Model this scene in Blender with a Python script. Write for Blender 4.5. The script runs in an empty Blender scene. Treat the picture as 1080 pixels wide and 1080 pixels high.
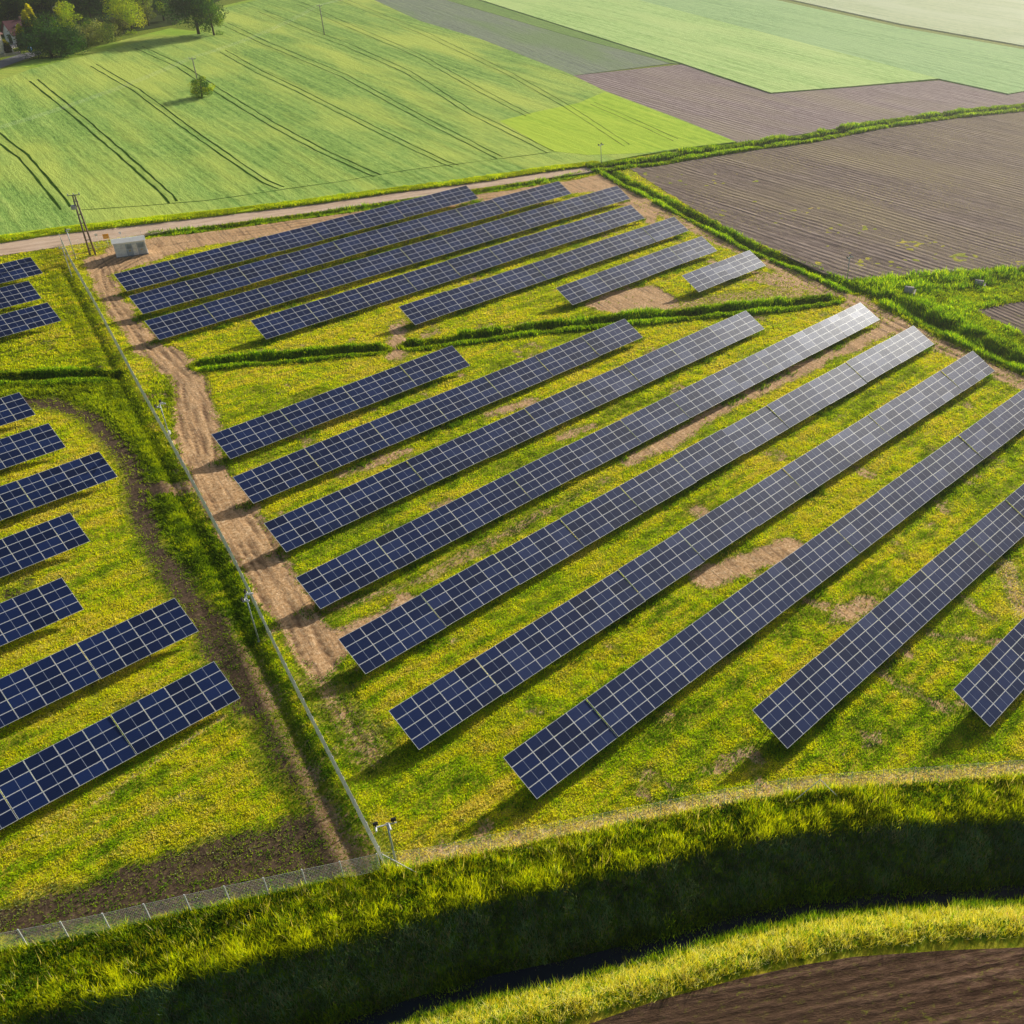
import bpy, bmesh, math, random
import numpy as np
from mathutils import Vector, Matrix
random.seed(7); rng = np.random.default_rng(11)
C = bpy.context.scene.collection
sc = bpy.context.scene

# ------------------------------------------------------------------ camera
F_PX, CX, CY = 1060.675, 721.241, 539.741
PITCH, YAW, ROLL, CAMH = 0.591644, 0.729151, 0.017005, 61.287
cp, sp = math.cos(PITCH), math.sin(PITCH)
FWD = np.array([math.cos(YAW)*cp, math.sin(YAW)*cp, -sp])
RT0 = np.array([math.sin(YAW), -math.cos(YAW), 0.0]); UP0 = np.cross(RT0, FWD)
RT = math.cos(ROLL)*RT0 + math.sin(ROLL)*UP0
UP = -math.sin(ROLL)*RT0 + math.cos(ROLL)*UP0
CAM = np.array([0, 0, CAMH])

def at(px, py, z=0.0):
    """world point on the level z that the survey pixel (px,py) of the 1080 px photo looks at"""
    d = FWD*F_PX + (px-CX)*RT - (py-CY)*UP
    q = CAM + d*(z-CAMH)/d[2]
    return (float(q[0]), float(q[1]))
def pts(l, z=0.0): return [at(a, b, z) for a, b in l]
def project(P):
    d = np.asarray(P, float)-CAM; z = d@FWD
    return CX+F_PX*(d@RT)/z, CY-F_PX*(d@UP)/z, z

cam = bpy.data.cameras.new('camera'); co = bpy.data.objects.new('camera', cam); C.objects.link(co)
M = Matrix(((RT[0], UP[0], -FWD[0], 0), (RT[1], UP[1], -FWD[1], 0), (RT[2], UP[2], -FWD[2], CAMH), (0, 0, 0, 1)))
co.matrix_world = M
cam.sensor_width = 36; cam.sensor_fit = 'HORIZONTAL'; cam.lens = F_PX/1080*36
cam.shift_x = -(CX-540)/1080; cam.shift_y = (CY-540)/1080
cam.clip_start = 1; cam.clip_end = 9000
sc.camera = co

# ------------------------------------------------------------------ light
SAZ, SEL = math.radians(13.4), math.radians(21.0)
w = bpy.data.worlds.new('World'); sc.world = w; w.use_nodes = True
nt = w.node_tree; bg = nt.nodes['Background']
sky = nt.nodes.new('ShaderNodeTexSky'); sky.sky_type = 'NISHITA'; sky.sun_disc = False
sky.sun_elevation = SEL; sky.sun_rotation = math.pi/2-SAZ
sky.air_density = 1.0; sky.dust_density = 2.5
nt.links.new(sky.outputs[0], bg.inputs[0]); bg.inputs[1].default_value = 0.08
sun = bpy.data.lights.new('sun', 'SUN'); so = bpy.data.objects.new('sun', sun); C.objects.link(so)
sun.energy = 5.0; sun.angle = math.radians(0.53); sun.color = (1.0, 0.97, 0.87)
sd = Vector((math.cos(SAZ)*math.cos(SEL), math.sin(SAZ)*math.cos(SEL), math.sin(SEL)))
so.rotation_euler = sd.to_track_quat('Z', 'Y').to_euler(); so.location = (0, 0, 100)
sc.view_settings.view_transform = 'Standard'; sc.view_settings.look = 'None'
sc.view_settings.exposure = 0; sc.view_settings.gamma = 1

# ------------------------------------------------------------------ material helpers
def newmat(name):
    m = bpy.data.materials.new(name); m.use_nodes = True
    t = m.node_tree; b = t.nodes['Principled BSDF']; o = t.nodes['Material Output']
    b.inputs['Roughness'].default_value = 0.85
    return m, t, b, o
class N:
    def __init__(s, t): s.t = t
    def new(s, typ, **k):
        n = s.t.nodes.new(typ)
        for a, v in k.items(): setattr(n, a, v)
        return n
    def link(s, a, b): s.t.links.new(a, b)
    def attr(s, n, out='Fac'):
        x = s.new('ShaderNodeAttribute'); x.attribute_name = n; return x.outputs[out]
    def pos(s, rot=0.0, scale=(1, 1, 1), obj=False):
        if obj: src = s.new('ShaderNodeTexCoord').outputs['Object']
        else: src = s.new('ShaderNodeNewGeometry').outputs['Position']
        r = s.new('ShaderNodeVectorRotate', rotation_type='Z_AXIS'); r.inputs['Angle'].default_value = -rot
        s.link(src, r.inputs['Vector'])
        v = s.new('ShaderNodeVectorMath', operation='MULTIPLY'); v.inputs[1].default_value = scale
        s.link(r.outputs[0], v.inputs[0]); return v.outputs[0]
    def noise(s, vec, scale=1.0, detail=4, rough=0.6, dist=0.0):
        n = s.new('ShaderNodeTexNoise'); n.inputs['Scale'].default_value = scale
        n.inputs['Detail'].default_value = detail; n.inputs['Roughness'].default_value = rough
        n.inputs['Distortion'].default_value = dist
        s.link(vec, n.inputs['Vector']); return n.outputs['Fac']
    def ramp(s, v, stops, interp='LINEAR'):
        r = s.new('ShaderNodeValToRGB'); cr = r.color_ramp; cr.interpolation = interp
        while len(cr.elements) < len(stops): cr.elements.new(0.5)
        for e, (p, c) in zip(cr.elements, stops):
            e.position = p; e.color = (c, c, c, 1) if isinstance(c, (int, float)) else (*c, 1)
        s.link(v, r.inputs[0]); return r.outputs[0]
    def mix(s, f, a, b, mode='MIX'):
        m = s.new('ShaderNodeMix', data_type='RGBA', blend_type=mode)
        for inp, v in ((m.inputs[0], f), (m.inputs[6], a), (m.inputs[7], b)):
            if isinstance(v, (int, float)): inp.default_value = v
            elif isinstance(v, tuple): inp.default_value = (*v, 1)
            else: s.link(v, inp)
        return m.outputs[2]
    def math(s, op, a, b=0.0, clamp=False):
        m = s.new('ShaderNodeMath', operation=op, use_clamp=clamp)
        for inp, v in ((m.inputs[0], a), (m.inputs[1], b)):
            if isinstance(v, (int, float)): inp.default_value = v
            else: s.link(v, inp)
        return m.outputs[0]
    def wave(s, vec, scale, dist=1.0, dscale=1.0, direction='X'):
        n = s.new('ShaderNodeTexWave'); n.wave_type = 'BANDS'; n.bands_direction = direction
        n.inputs['Scale'].default_value = scale; n.inputs['Distortion'].default_value = dist
        n.inputs['Detail'].default_value = 2; n.inputs['Detail Scale'].default_value = dscale
        s.link(vec, n.inputs['Vector']); return n.outputs['Fac']
    def bump(s, h, strength=0.5, dist=0.1):
        b = s.new('ShaderNodeBump'); b.inputs['Strength'].default_value = strength
        b.inputs['Distance'].default_value = dist; s.link(h, b.inputs['Height']); return b.outputs[0]

def plain(name, col, rough=0.6, metal=0.0, var=0.12, scale=3.0, spec=0.5):
    m, t, b, o = newmat(name); n = N(t)
    f = n.noise(n.pos(obj=True), scale, 4)
    c2 = tuple(max(0, c*(1-2*var)) for c in col); c1 = tuple(min(1, c*(1+var)) for c in col)
    n.link(n.ramp(f, [(0.3, c2), (0.7, c1)]), b.inputs['Base Color'])
    b.inputs['Roughness'].default_value = rough; b.inputs['Metallic'].default_value = metal
    b.inputs['Specular IOR Level'].default_value = spec
    return m

# ------------------------------------------------------------------ object helpers
def tag(o, label=None, cat=None, group=None, kind=None):
    if label: o['label'] = label
    if cat: o['category'] = cat
    if group: o['group'] = group
    if kind: o['kind'] = kind
    return o
def empty(name, loc=(0, 0, 0), rz=0.0):
    o = bpy.data.objects.new(name, None); C.objects.link(o); o.location = loc; o.rotation_euler = (0, 0, rz)
    o.empty_display_size = 0.5; return o
class MB:
    """collects shapes for one mesh"""
    def __init__(s): s.v = []; s.f = []; s.mi = []
    def add(s, vs, fs, mi=0):
        k = len(s.v); s.v += [tuple(v) for v in vs]; s.f += [tuple(i+k for i in f) for f in fs]; s.mi += [mi]*len(fs)
    def box(s, c, d, mi=0, rz=0.0, M=None):
        x, y, z = d[0]/2, d[1]/2, d[2]/2
        vs = [Vector((a*x, b*y, e*z)) for a in (-1, 1) for b in (-1, 1) for e in (-1, 1)]
        R = Matrix.Rotation(rz, 3, 'Z')
        vs = [R@v + Vector(c) for v in vs]
        if M is not None: vs = [M@v for v in vs]
        s.add(vs, [(0, 1, 3, 2), (4, 6, 7, 5), (0, 4, 5, 1), (2, 3, 7, 6), (0, 2, 6, 4), (1, 5, 7, 3)], mi)
    def tube(s, P, r, n=6, mi=0, caps=True):
        P = [Vector(p) for p in P]
        if isinstance(r, (int, float)): r = [r]*len(P)
        vs = []; fs = []
        for i, p in enumerate(P):
            d = (P[min(i+1, len(P)-1)]-P[max(i-1, 0)]).normalized()
            a = d.orthogonal().normalized() if abs(d.z) < .99 else Vector((1, 0, 0)); a = (a-d*a.dot(d)).normalized(); b = d.cross(a)
            for k in range(n):
                t = 2*math.pi*k/n; vs.append(p + (a*math.cos(t)+b*math.sin(t))*r[i])
        for i in range(len(P)-1):
            for k in range(n): fs.append((i*n+k, i*n+(k+1) % n, (i+1)*n+(k+1) % n, (i+1)*n+k))
        if caps: fs += [tuple(range(n))[::-1], tuple((len(P)-1)*n+k for k in range(n))]
        s.add(vs, fs, mi)
    def build(s, name, mats, parent=None, smooth=False):
        me = bpy.data.meshes.new(name); me.from_pydata(s.v, [], s.f)
        if not isinstance(mats, (list, tuple)): mats = [mats]
        for m in mats: me.materials.append(m)
        if len(mats) > 1: me.polygons.foreach_set('material_index', s.mi)
        if smooth: me.polygons.foreach_set('use_smooth', [True]*len(s.f))
        me.update(); o = bpy.data.objects.new(name, me); C.objects.link(o)
        if parent: o.parent = parent
        return o
def tri_mesh(name, V, mats, attrs=None, col=None, parent=None, matidx=None):
    """V: (n,3,3) array of loose triangles"""
    n = len(V); me = bpy.data.meshes.new(name)
    me.vertices.add(3*n); me.vertices.foreach_set('co', V.reshape(-1).astype(np.float32))
    me.loops.add(3*n); me.loops.foreach_set('vertex_index', np.arange(3*n, dtype=np.int32))
    me.polygons.add(n); me.polygons.foreach_set('loop_start', np.arange(0, 3*n, 3, dtype=np.int32))
    try: me.polygons.foreach_set('loop_total', np.full(n, 3, dtype=np.int32))
    except Exception: pass
    for m in (mats if isinstance(mats, list) else [mats]): me.materials.append(m)
    if matidx is not None: me.polygons.foreach_set('material_index', matidx.astype(np.int32))
    if col is not None:
        a = me.color_attributes.new('tint', 'FLOAT_COLOR', 'POINT')
        c4 = np.ones((3*n, 4), np.float32); c4[:, :3] = np.repeat(col, 3, axis=0) if len(col) == n else col
        a.data.foreach_set('color', c4.reshape(-1))
    me.update(calc_edges=True); me.validate()
    o = bpy.data.objects.new(name, me); C.objects.link(o)
    if parent: o.parent = parent
    return o

def seg_dist(X, Y, poly):
    """distance to a polyline and signed side of the nearest segment"""
    best = np.full(X.shape, 1e9); side = np.zeros(X.shape); al = np.zeros(X.shape); acc = 0
    for (x0, y0), (x1, y1) in zip(poly[:-1], poly[1:]):
        dx, dy = x1-x0, y1-y0; L2 = dx*dx+dy*dy; L = math.sqrt(L2)
        t = np.clip(((X-x0)*dx+(Y-y0)*dy)/L2, 0, 1)
        ex, ey = X-(x0+t*dx), Y-(y0+t*dy); d = np.hypot(ex, ey); m = d < best
        best = np.where(m, d, best); side = np.where(m, np.sign(dx*ey-dy*ex), side); al = np.where(m, acc+t*L, al); acc += L
    return best, side, al
def inside(X, Y, poly):
    r = np.zeros(X.shape, bool); n = len(poly); j = n-1
    for i in range(n):
        xi, yi = poly[i]; xj, yj = poly[j]
        c = ((yi > Y) != (yj > Y)) & (X < (xj-xi)*(Y-yi)/(yj-yi+1e-12)+xi); r ^= c; j = i
    return r
def vnoise(X, Y, s, seed=0):
    """cheap value noise 0..1"""
    x, y = X/s, Y/s; xi, yi = np.floor(x).astype(np.int64), np.floor(y).astype(np.int64); fx, fy = x-xi, y-yi
    fx, fy = fx*fx*(3-2*fx), fy*fy*(3-2*fy)
    def h(a, b):
        v = (a*374761393 + b*668265263 + seed*1442695041) & 0xffffffff
        v = ((v ^ (v >> 13))*1274126177) & 0xffffffff
        return ((v ^ (v >> 16)) & 0xffff)/65535.0
    return (h(xi, yi)*(1-fx)+h(xi+1, yi)*fx)*(1-fy)+(h(xi, yi+1)*(1-fx)+h(xi+1, yi+1)*fx)*fy
def sstep(a, b, x): t = np.clip((x-a)/(b-a), 0, 1); return t*t*(3-2*t)

# ------------------------------------------------------------------ survey lines (world metres)
ZW = -2.6
WATER = pts([(-260, 1250), (370, 1086), (450, 1060), (520, 1040), (600, 1023), (700, 998), (780, 975), (850, 960), (950, 950), (1080, 943), (1400, 930)], ZW)
CREST_W = [5.2]
FENCE_C = pts([(66, 258), (76, 280), (100, 322), (150, 416), (200, 506), (250, 600), (300, 705), (350, 805), (407, 917)])
FENCE_SW = pts([(-60, 1014), (0, 1004), (100, 985), (200, 962), (300, 940), (407, 917)])
FENCE_SE = pts([(407, 917), (460, 911), (520, 898), (600, 882), (700, 862), (760, 850), (850, 835), (960, 827), (1080, 818), (1180, 812)])
D_MID = pts([(212, 386), (250, 382), (300, 378), (360, 372), (402, 369)])
D_MID2 = pts([(433, 365), (480, 359), (560, 348), (600, 344), (667, 338), (720, 333), (783, 327), (833, 323), (880, 316)])
D_LEFT = pts([(-60, 404), (0, 400), (60, 398), (122, 396)])
D_NORTH = pts([(156, 248), (200, 244), (240, 239), (300, 231), (360, 223), (420, 214), (500, 203), (560, 194), (634, 180)])
D_EAST = pts([(640, 180), (660, 192), (700, 212), (750, 238), (800, 264), (850, 283), (880, 296), (902, 306)])
D_EAST2 = pts([(937, 318), (1000, 350), (1060, 378), (1120, 404), (1300, 470)])
HEDGE = pts([(622, 178), (690, 171), (720, 165), (780, 156), (850, 147), (920, 133), (1000, 122), (1080, 114), (1200, 100)])
TRENCHES = [(D_MID, .9, 1.3), (D_MID2, .9, 1.3), (D_LEFT, .9, 1.4), (D_NORTH, .9, 1.5), (D_EAST, 1.2, 2.0), (D_EAST2, 1.3, 2.2)]
# strip of lower ground left of the central fence
FALL = [(x-1.6, y+0.5) for x, y in FENCE_C[1:]]

def ditch_t(X, Y):
    d, s, a = seg_dist(X, Y, WATER); return d*s       # + on the farm side (left of the line heading right)
def height(X, Y):
    Z = np.zeros(X.shape)
    t = ditch_t(X, Y)
    cw = 5.0 + 0.5*(vnoise(X, Y, 3.0, 5)-0.5)
    Z = Z - 2.75*(1-sstep(0.5, 1, np.clip(t/cw, 0, 1)*0.5+0.5))*(t >= 0) - 2.75*(t < 0)
    far = np.where(t > 0, np.clip((t-0.8)/(cw-0.8), 0, 1), 1.0)
    Z = np.where(t > 0, -2.75*(1-far**0.9), Z)
    nb = np.clip((-t-0.7)/3.0, 0, 1)
    Z = np.where(t <= 0, -2.75+2.65*nb**0.85, Z)
    for line, dep, hw in TRENCHES:
        d, s, a = seg_dist(X, Y, line); Z = Z - dep*np.clip(1-d/hw, 0, 1)
    d, s, a = seg_dist(X, Y, FALL); Z = Z - .45*np.clip(1-d/1.0, 0, 1)
    Z = Z + 0.10*(vnoise(X, Y, 5, 1)-.5) + 0.09*(vnoise(X, Y, 1.3, 2)-.5) + 0.07*(vnoise(X, Y, .62, 3)-.5)
    return Z

# ------------------------------------------------------------------ ground
SOIL = []   # (polyline in px, half width m)
def px_dist(X, Y, l): return seg_dist(X, Y, pts(l))[0]
def ground_attrs(X, Y):
    soil = np.zeros(X.shape); lush = np.zeros(X.shape); straw = np.zeros(X.shape)
    n1 = vnoise(X, Y, 4.0, 21)*.6+vnoise(X, Y, 1.2, 22)*.4
    def band(l, w, k=1.0, soft=1.2):
        nonlocal soil
        d = px_dist(X, Y, l); soil = np.maximum(soil, k*np.clip((w+1.6*(n1-.5)-d)/soft+.5, 0, 1))
    def area(l, k=1.0):
        nonlocal soil
        P = pts(l); i = inside(X, Y, P); d = seg_dist(X, Y, P+[P[0]])[0]*np.where(i, 1, -1)
        soil = np.maximum(soil, k*np.clip((d+1.8*(n1-.5))/1.3+.5, 0, 1))
    # service track right of the central fence
    area([(84, 275), (155, 254), (300, 233), (430, 214), (520, 203), (640, 183), (650, 200), (560, 208), (420, 226), (300, 246), (200, 262), (118, 290), (133, 314), (152, 342), (172, 362),
          (205, 378), (216, 396), (226, 425), (232, 458), (248, 500), (270, 535), (302, 590), (336, 640), (352, 664), (400, 645), (430, 622), (440, 634), (372, 682), (352, 708), (338, 728),
          (318, 700), (275, 640), (243, 580), (212, 530), (190, 490), (182, 455), (184, 415), (176, 397), (140, 368), (112, 330)])
    band([(130, 262), (240, 243), (340, 229), (470, 213), (640, 192)], 3.0, .95)
    band([(640, 195), (700, 222), (760, 250), (800, 268), (850, 292), (900, 318), (950, 345), (1010, 368), (1080, 400), (1200, 440)], 3.2, .8)
    area([(640, 188), (700, 214), (690, 240), (655, 215), (610, 195)], .9)
    area([(860, 290), (935, 318), (925, 345), (880, 310), (800, 300), (790, 285)], .7)
    area([(612, 322), (640, 308), (690, 300), (720, 320), (700, 330), (655, 332)], .95)
    area([(700, 318), (850, 298), (880, 315), (720, 335)], .55)
    band([(665, 486), (700, 470), (760, 432), (850, 386), (905, 362), (945, 342)], 1.5, .95)
    band([(420, 345), (418, 376)], 1.6, .95)
    band([(335, 715), (358, 750), (392, 795)], 1.6, .62, 3.0)
    for l, wd, k in [([(360, 500), (430, 476)], 1.0, .8), ([(515, 437), (560, 424)], 1.0, .9), ([(590, 463), (625, 450)], .9, .8), ([(340, 645), (450, 610), (560, 548), (640, 505)], .8, .55),
                     ([(735, 538), (745, 545)], .9, .8), ([(745, 608), (830, 580)], 1.7, 1.0), ([(893, 645), (915, 637)], 1.4, .9), ([(985, 668), (1060, 680)], .7, .7),
                     ([(640, 296), (660, 290)], 1.0, .8), ([(430, 330), (440, 340)], .8, .6), ([(345, 745), (385, 790)], .5, .6), ([(360, 740), (400, 780)], .5, .4),
                     ([(1060, 600), (1078, 640)], 1.0, .5), ([(930, 712), (1000, 750)], .35, .7)]:
        band(l, wd, k)
    # left block
    band([(20, 424), (60, 426), (95, 440), (125, 468), (142, 500), (150, 540), (165, 580), (190, 615), (215, 655)], 1.25, .86, 2.2)
    band([(215, 655), (245, 700), (272, 745)], 1.7, .8, 2.5)
    band([(272, 745), (310, 810), (345, 865), (385, 905)], 1.9, .62, 3.0)
    band([(150, 515), (195, 512)], 1.3, .9)
    area([(-60, 965), (0, 952), (100, 924), (180, 903), (240, 878), (300, 862), (325, 850), (300, 790), (330, 800), (400, 912), (300, 938), (200, 960), (100, 982), (-60, 1010)], .72)
    soil = np.maximum(soil, .62*np.clip((vnoise(X, Y, 3.4, 71)*.7+vnoise(X, Y, 1.0, 72)*.3-.70)*7, 0, 1))
    # straw-coloured strip inside the south east fence, dry patches
    d = px_dist(X, Y, [(430, 907), (520, 893), (600, 877), (700, 857), (760, 845), (850, 829), (960, 821), (1080, 812), (1200, 800)])
    straw = np.clip((.95-d)/.5, 0, 1)
    straw = np.maximum(straw, .8*np.clip((2-px_dist(X, Y, [(1060, 590), (1080, 650)]))/2, 0, 1))
    for l in ([(0, 897), (60, 875), (140, 820), (235, 757)], [(150, 865), (190, 840), (250, 805)], [(100, 690), (160, 655)]):
        straw = np.maximum(straw, .8*np.clip((.35+.5*(n1-.4)-px_dist(X, Y, l))/.5, 0, 1))
    # rich unmown growth
    def lus(l, k=1.0, soft=1.5):
        nonlocal lush
        P = pts(l); i = inside(X, Y, P); dd = seg_dist(X, Y, P+[P[0]])[0]*np.where(i, 1, -1)
        lush = np.maximum(lush, k*np.clip((dd+1.2*(n1-.5))/soft+.5, 0, 1))
    lus([(150, 518), (190, 518), (245, 590), (285, 665), (262, 680), (225, 625), (180, 580)])
    lus([(-60, 405), (80, 398), (130, 400), (200, 505), (150, 510), (110, 440), (60, 418), (-60, 420)])
    lus([(-60, 275), (62, 262), (90, 320), (190, 500), (407, 917), (380, 905), (180, 520), (60, 400), (-60, 400)], .35)
    lus([(165, 395), (184, 400), (186, 440), (200, 500), (190, 500), (150, 420)], .7)
    lus([(905, 310), (1300, 270), (1300, 480), (1100, 400), (1000, 352), (937, 320)])
    t = ditch_t(X, Y)
    for ln, ww in ((D_MID, 2), (D_MID2, 2), (D_LEFT, 2.2), (D_NORTH, 1.6), (D_EAST, 2.4), (D_EAST2, 3.0)):
        dd = seg_dist(X, Y, ln)[0]; k = np.clip((ww-dd)/.8, 0, 1); lush = np.maximum(lush, k); soil = soil*(1-k)
    fs = np.minimum(seg_dist(X, Y, FENCE_SW)[0], seg_dist(X, Y, FENCE_SE)[0])
    bank = (t > 0) & (t < 13) & (inside(X, Y, FENCE_SW[:-1]+FENCE_SE+[(200, -60), (-60, -60), (-60, 90)]))
    lush = np.where(bank | ((t <= 0) & (t > -5)), 1.0, lush); soil = np.where(bank, 0, soil)
    return soil, lush, straw

def nonuni(a, b, step, lo, hi):
    c = list(np.arange(a, b, step)); s = step; x = c[-1]
    while x < hi: s *= 1.22; x += s; c.append(x)
    s = step; x = c[0]; pre = []
    while x > lo: s *= 1.22; x -= s; pre.append(x)
    return np.array(pre[::-1]+c)
TRACK = pts([(150, 262), (112, 285), (118, 310), (140, 345), (168, 376), (198, 402), (206, 440), (212, 490), (238, 545), (275, 600), (312, 662), (345, 715), (385, 790)])
TRACK2 = pts([(640, 186), (560, 200), (430, 219), (300, 239), (200, 252), (140, 262)])
def rut_field(X, Y):
    d, sg, al = seg_dist(X, Y, TRACK); sd_ = d*sg + .9*(vnoise(X, Y, 7, 81)-.5); r = np.zeros(X.shape)
    for o_, w_ in ((-2.5, .16), (-1.5, .2), (-.5, .13), (.35, .2), (1.5, .17), (2.4, .14)): r += np.exp(-((sd_-o_)/w_)**2)*np.clip(vnoise(X, Y, 4, 82+int(o_*3))*2-.4, 0, 1)
    d, sg, al = seg_dist(X, Y, TRACK2); sd_ = d*sg + .8*(vnoise(X, Y, 9, 85)-.5)
    for o_ in (-1.6, -.2, 1.4): r += .7*np.exp(-((sd_-o_)/.2)**2)*np.clip(vnoise(X, Y, 5, 86+int(o_))*2-.5, 0, 1)
    d, sg, al = seg_dist(X, Y, pts([(700, 226), (760, 253), (830, 280), (900, 320), (960, 350), (1010, 370), (1080, 402)])); sd_ = d*sg
    for o_ in (-1.3, .6): r += .8*np.exp(-((sd_-o_)/.2)**2)*np.clip(vnoise(X, Y, 5, 90)*2-.4, 0, 1)
    return np.clip(r, 0, 1)
gx = nonuni(-16, 172, .34, -3500, 5200); gy = nonuni(4, 206, .34, -3500, 5600)
GX, GY = np.meshgrid(gx, gy)
near = (GX > -18) & (GX < 175) & (GY > 2) & (GY < 208)
GZ = np.where(near, height(GX, GY)-.14*rut_field(GX, GY), -0.05)
me = bpy.data.meshes.new('ground'); ny, nx = GX.shape
V = np.stack([GX, GY, GZ], -1).reshape(-1, 3).astype(np.float32)
me.vertices.add(len(V)); me.vertices.foreach_set('co', V.reshape(-1))
I = np.arange(nx*ny).reshape(ny, nx)
Q = np.stack([I[:-1, :-1], I[:-1, 1:], I[1:, 1:], I[1:, :-1]], -1).reshape(-1, 4).astype(np.int32)
me.loops.add(Q.size); me.loops.foreach_set('vertex_index', Q.reshape(-1))
me.polygons.add(len(Q)); me.polygons.foreach_set('loop_start', np.arange(0, Q.size, 4, dtype=np.int32))
me.polygons.foreach_set('use_smooth', np.ones(len(Q), bool))
so_, lu_, st_ = ground_attrs(GX, GY); ru_ = rut_field(GX, GY)
for nm, arr in (('soil', so_*near), ('lush', np.where(near, lu_, .75)), ('straw', st_*near), ('rut', ru_*near)):
    a = me.attributes.new(nm, 'FLOAT', 'POINT'); a.data.foreach_set('value', arr.reshape(-1).astype(np.float32))
me.update(calc_edges=True)
ground = bpy.data.objects.new('ground', me); C.objects.link(ground); tag(ground, kind='structure')

m, t, b, o = newmat('ground_mat'); n = N(t)
P0 = n.pos()
fine = n.noise(P0, 2.6, 6, .68); med = n.noise(P0, .55, 4, .6); big = n.noise(P0, .09, 3, .5)
streak = n.noise(n.pos(0, (.16, 1.35, 1)), 1.0, 4, .65)
g1 = n.ramp(fine, [(.3, (.06, .09, .002)), (.45, (.26, .27, .006)), (.58, (.55, .46, .012)), (.74, (.80, .62, .12))])
g1 = n.mix(n.ramp(streak, [(.42, 0), (.62, .75)]), g1, (.72, .55, .06))
g1 = n.mix(n.ramp(streak, [(.3, .85), (.46, 0)]), g1, (.16, .24, .004))
g1 = n.mix(n.ramp(big, [(.4, 0), (.6, .5)]), g1, (.2, .30, .004))
lushc = n.ramp(n.noise(P0, 1.6, 5, .7), [(.3, (.015, .04, .002)), (.5, (.12, .22, .003)), (.7, (.34, .42, .01))])
strawc = n.ramp(fine, [(.3, (.4, .28, .09)), (.6, (.85, .66, .34))])
TR = math.radians(77)
rut = n.noise(n.pos(TR, (.10, 1.6, 1)), 1.2, 5, .6); grit = n.noise(P0, 3.0, 5, .7)
soilc = n.ramp(grit, [(.3, (.26, .135, .055)), (.47, (.68, .40, .19)), (.66, (.95, .68, .40))])
soilc = n.mix(n.ramp(rut, [(.33, .75), (.5, 0)]), soilc, (.22, .13, .08))
soilc = n.mix(n.ramp(med, [(.4, .35), (.6, 0)]), soilc, (.60, .33, .14))
geo = n.new('ShaderNodeSeparateXYZ'); n.link(P0, geo.inputs[0])
soilc = n.mix(n.math('MULTIPLY', n.attr('rut'), .95, True), soilc, (.15, .08, .04))
# darker damper soil in the left block (x small)
leftm = n.math('SUBTRACT', n.math('MULTIPLY', geo.outputs[1], .235), geo.outputs[0])
leftm = n.ramp(n.math('MULTIPLY', n.math('ADD', leftm, 8.0), .5, True), [(0, 0), (1, 1)])
soilc = n.mix(leftm, soilc, n.ramp(grit, [(.3, (.045, .028, .016)), (.52, (.115, .072, .042)), (.75, (.24, .16, .095))]))
thr = n.math('ADD', n.attr('soil'), n.math('MULTIPLY', n.math('SUBTRACT', fine, .5), 1.5))
sm = n.ramp(thr, [(.4, 0), (.6, 1)])
col = n.mix(n.math('MULTIPLY', n.attr('lush'), 1.0, True), g1, lushc)
col = n.mix(n.ramp(n.math('ADD', n.attr('straw'), n.math('SUBTRACT', fine, .5)), [(.4, 0), (.65, 1)]), col, strawc)
col = n.mix(sm, col, soilc)
n.link(col, b.inputs['Base Color']); b.inputs['Roughness'].default_value = .95; b.inputs['Specular IOR Level'].default_value = .15
hh = n.math('ADD', n.math('MULTIPLY', fine, 1.0), n.math('MULTIPLY', rut, .5))
n.link(n.bump(hh, .6, .16), b.inputs['Normal'])
me.materials.append(m)

# ------------------------------------------------------------------ water in the ditch
m, t, b, o = newmat('ditch_water_mat'); n = N(t)
b.inputs['Base Color'].default_value = (.006, .012, .02, 1); b.inputs['Roughness'].default_value = .12; b.inputs['Specular IOR Level'].default_value = .12
n.link(n.bump(n.noise(n.pos(), 2.5, 3), .15, .05), b.inputs['Normal'])
mb = MB()
Wp = [Vector((x, y, -2.55)) for x, y in WATER]
for i in range(len(Wp)-1):
    d0 = (Wp[min(i+1, len(Wp)-1)]-Wp[max(i-1, 0)]).normalized(); d1 = (Wp[min(i+2, len(Wp)-1)]-Wp[i]).normalized()
    n0, n1_ = Vector((-d0.y, d0.x, 0)), Vector((-d1.y, d1.x, 0))
    mb.add([Wp[i]-n0*1.0, Wp[i+1]-n1_*1.0, Wp[i+1]+n1_*.75, Wp[i]+n0*.75], [(0, 1, 2, 3)])
tag(mb.build('ditch_water', m), kind='structure')

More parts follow.
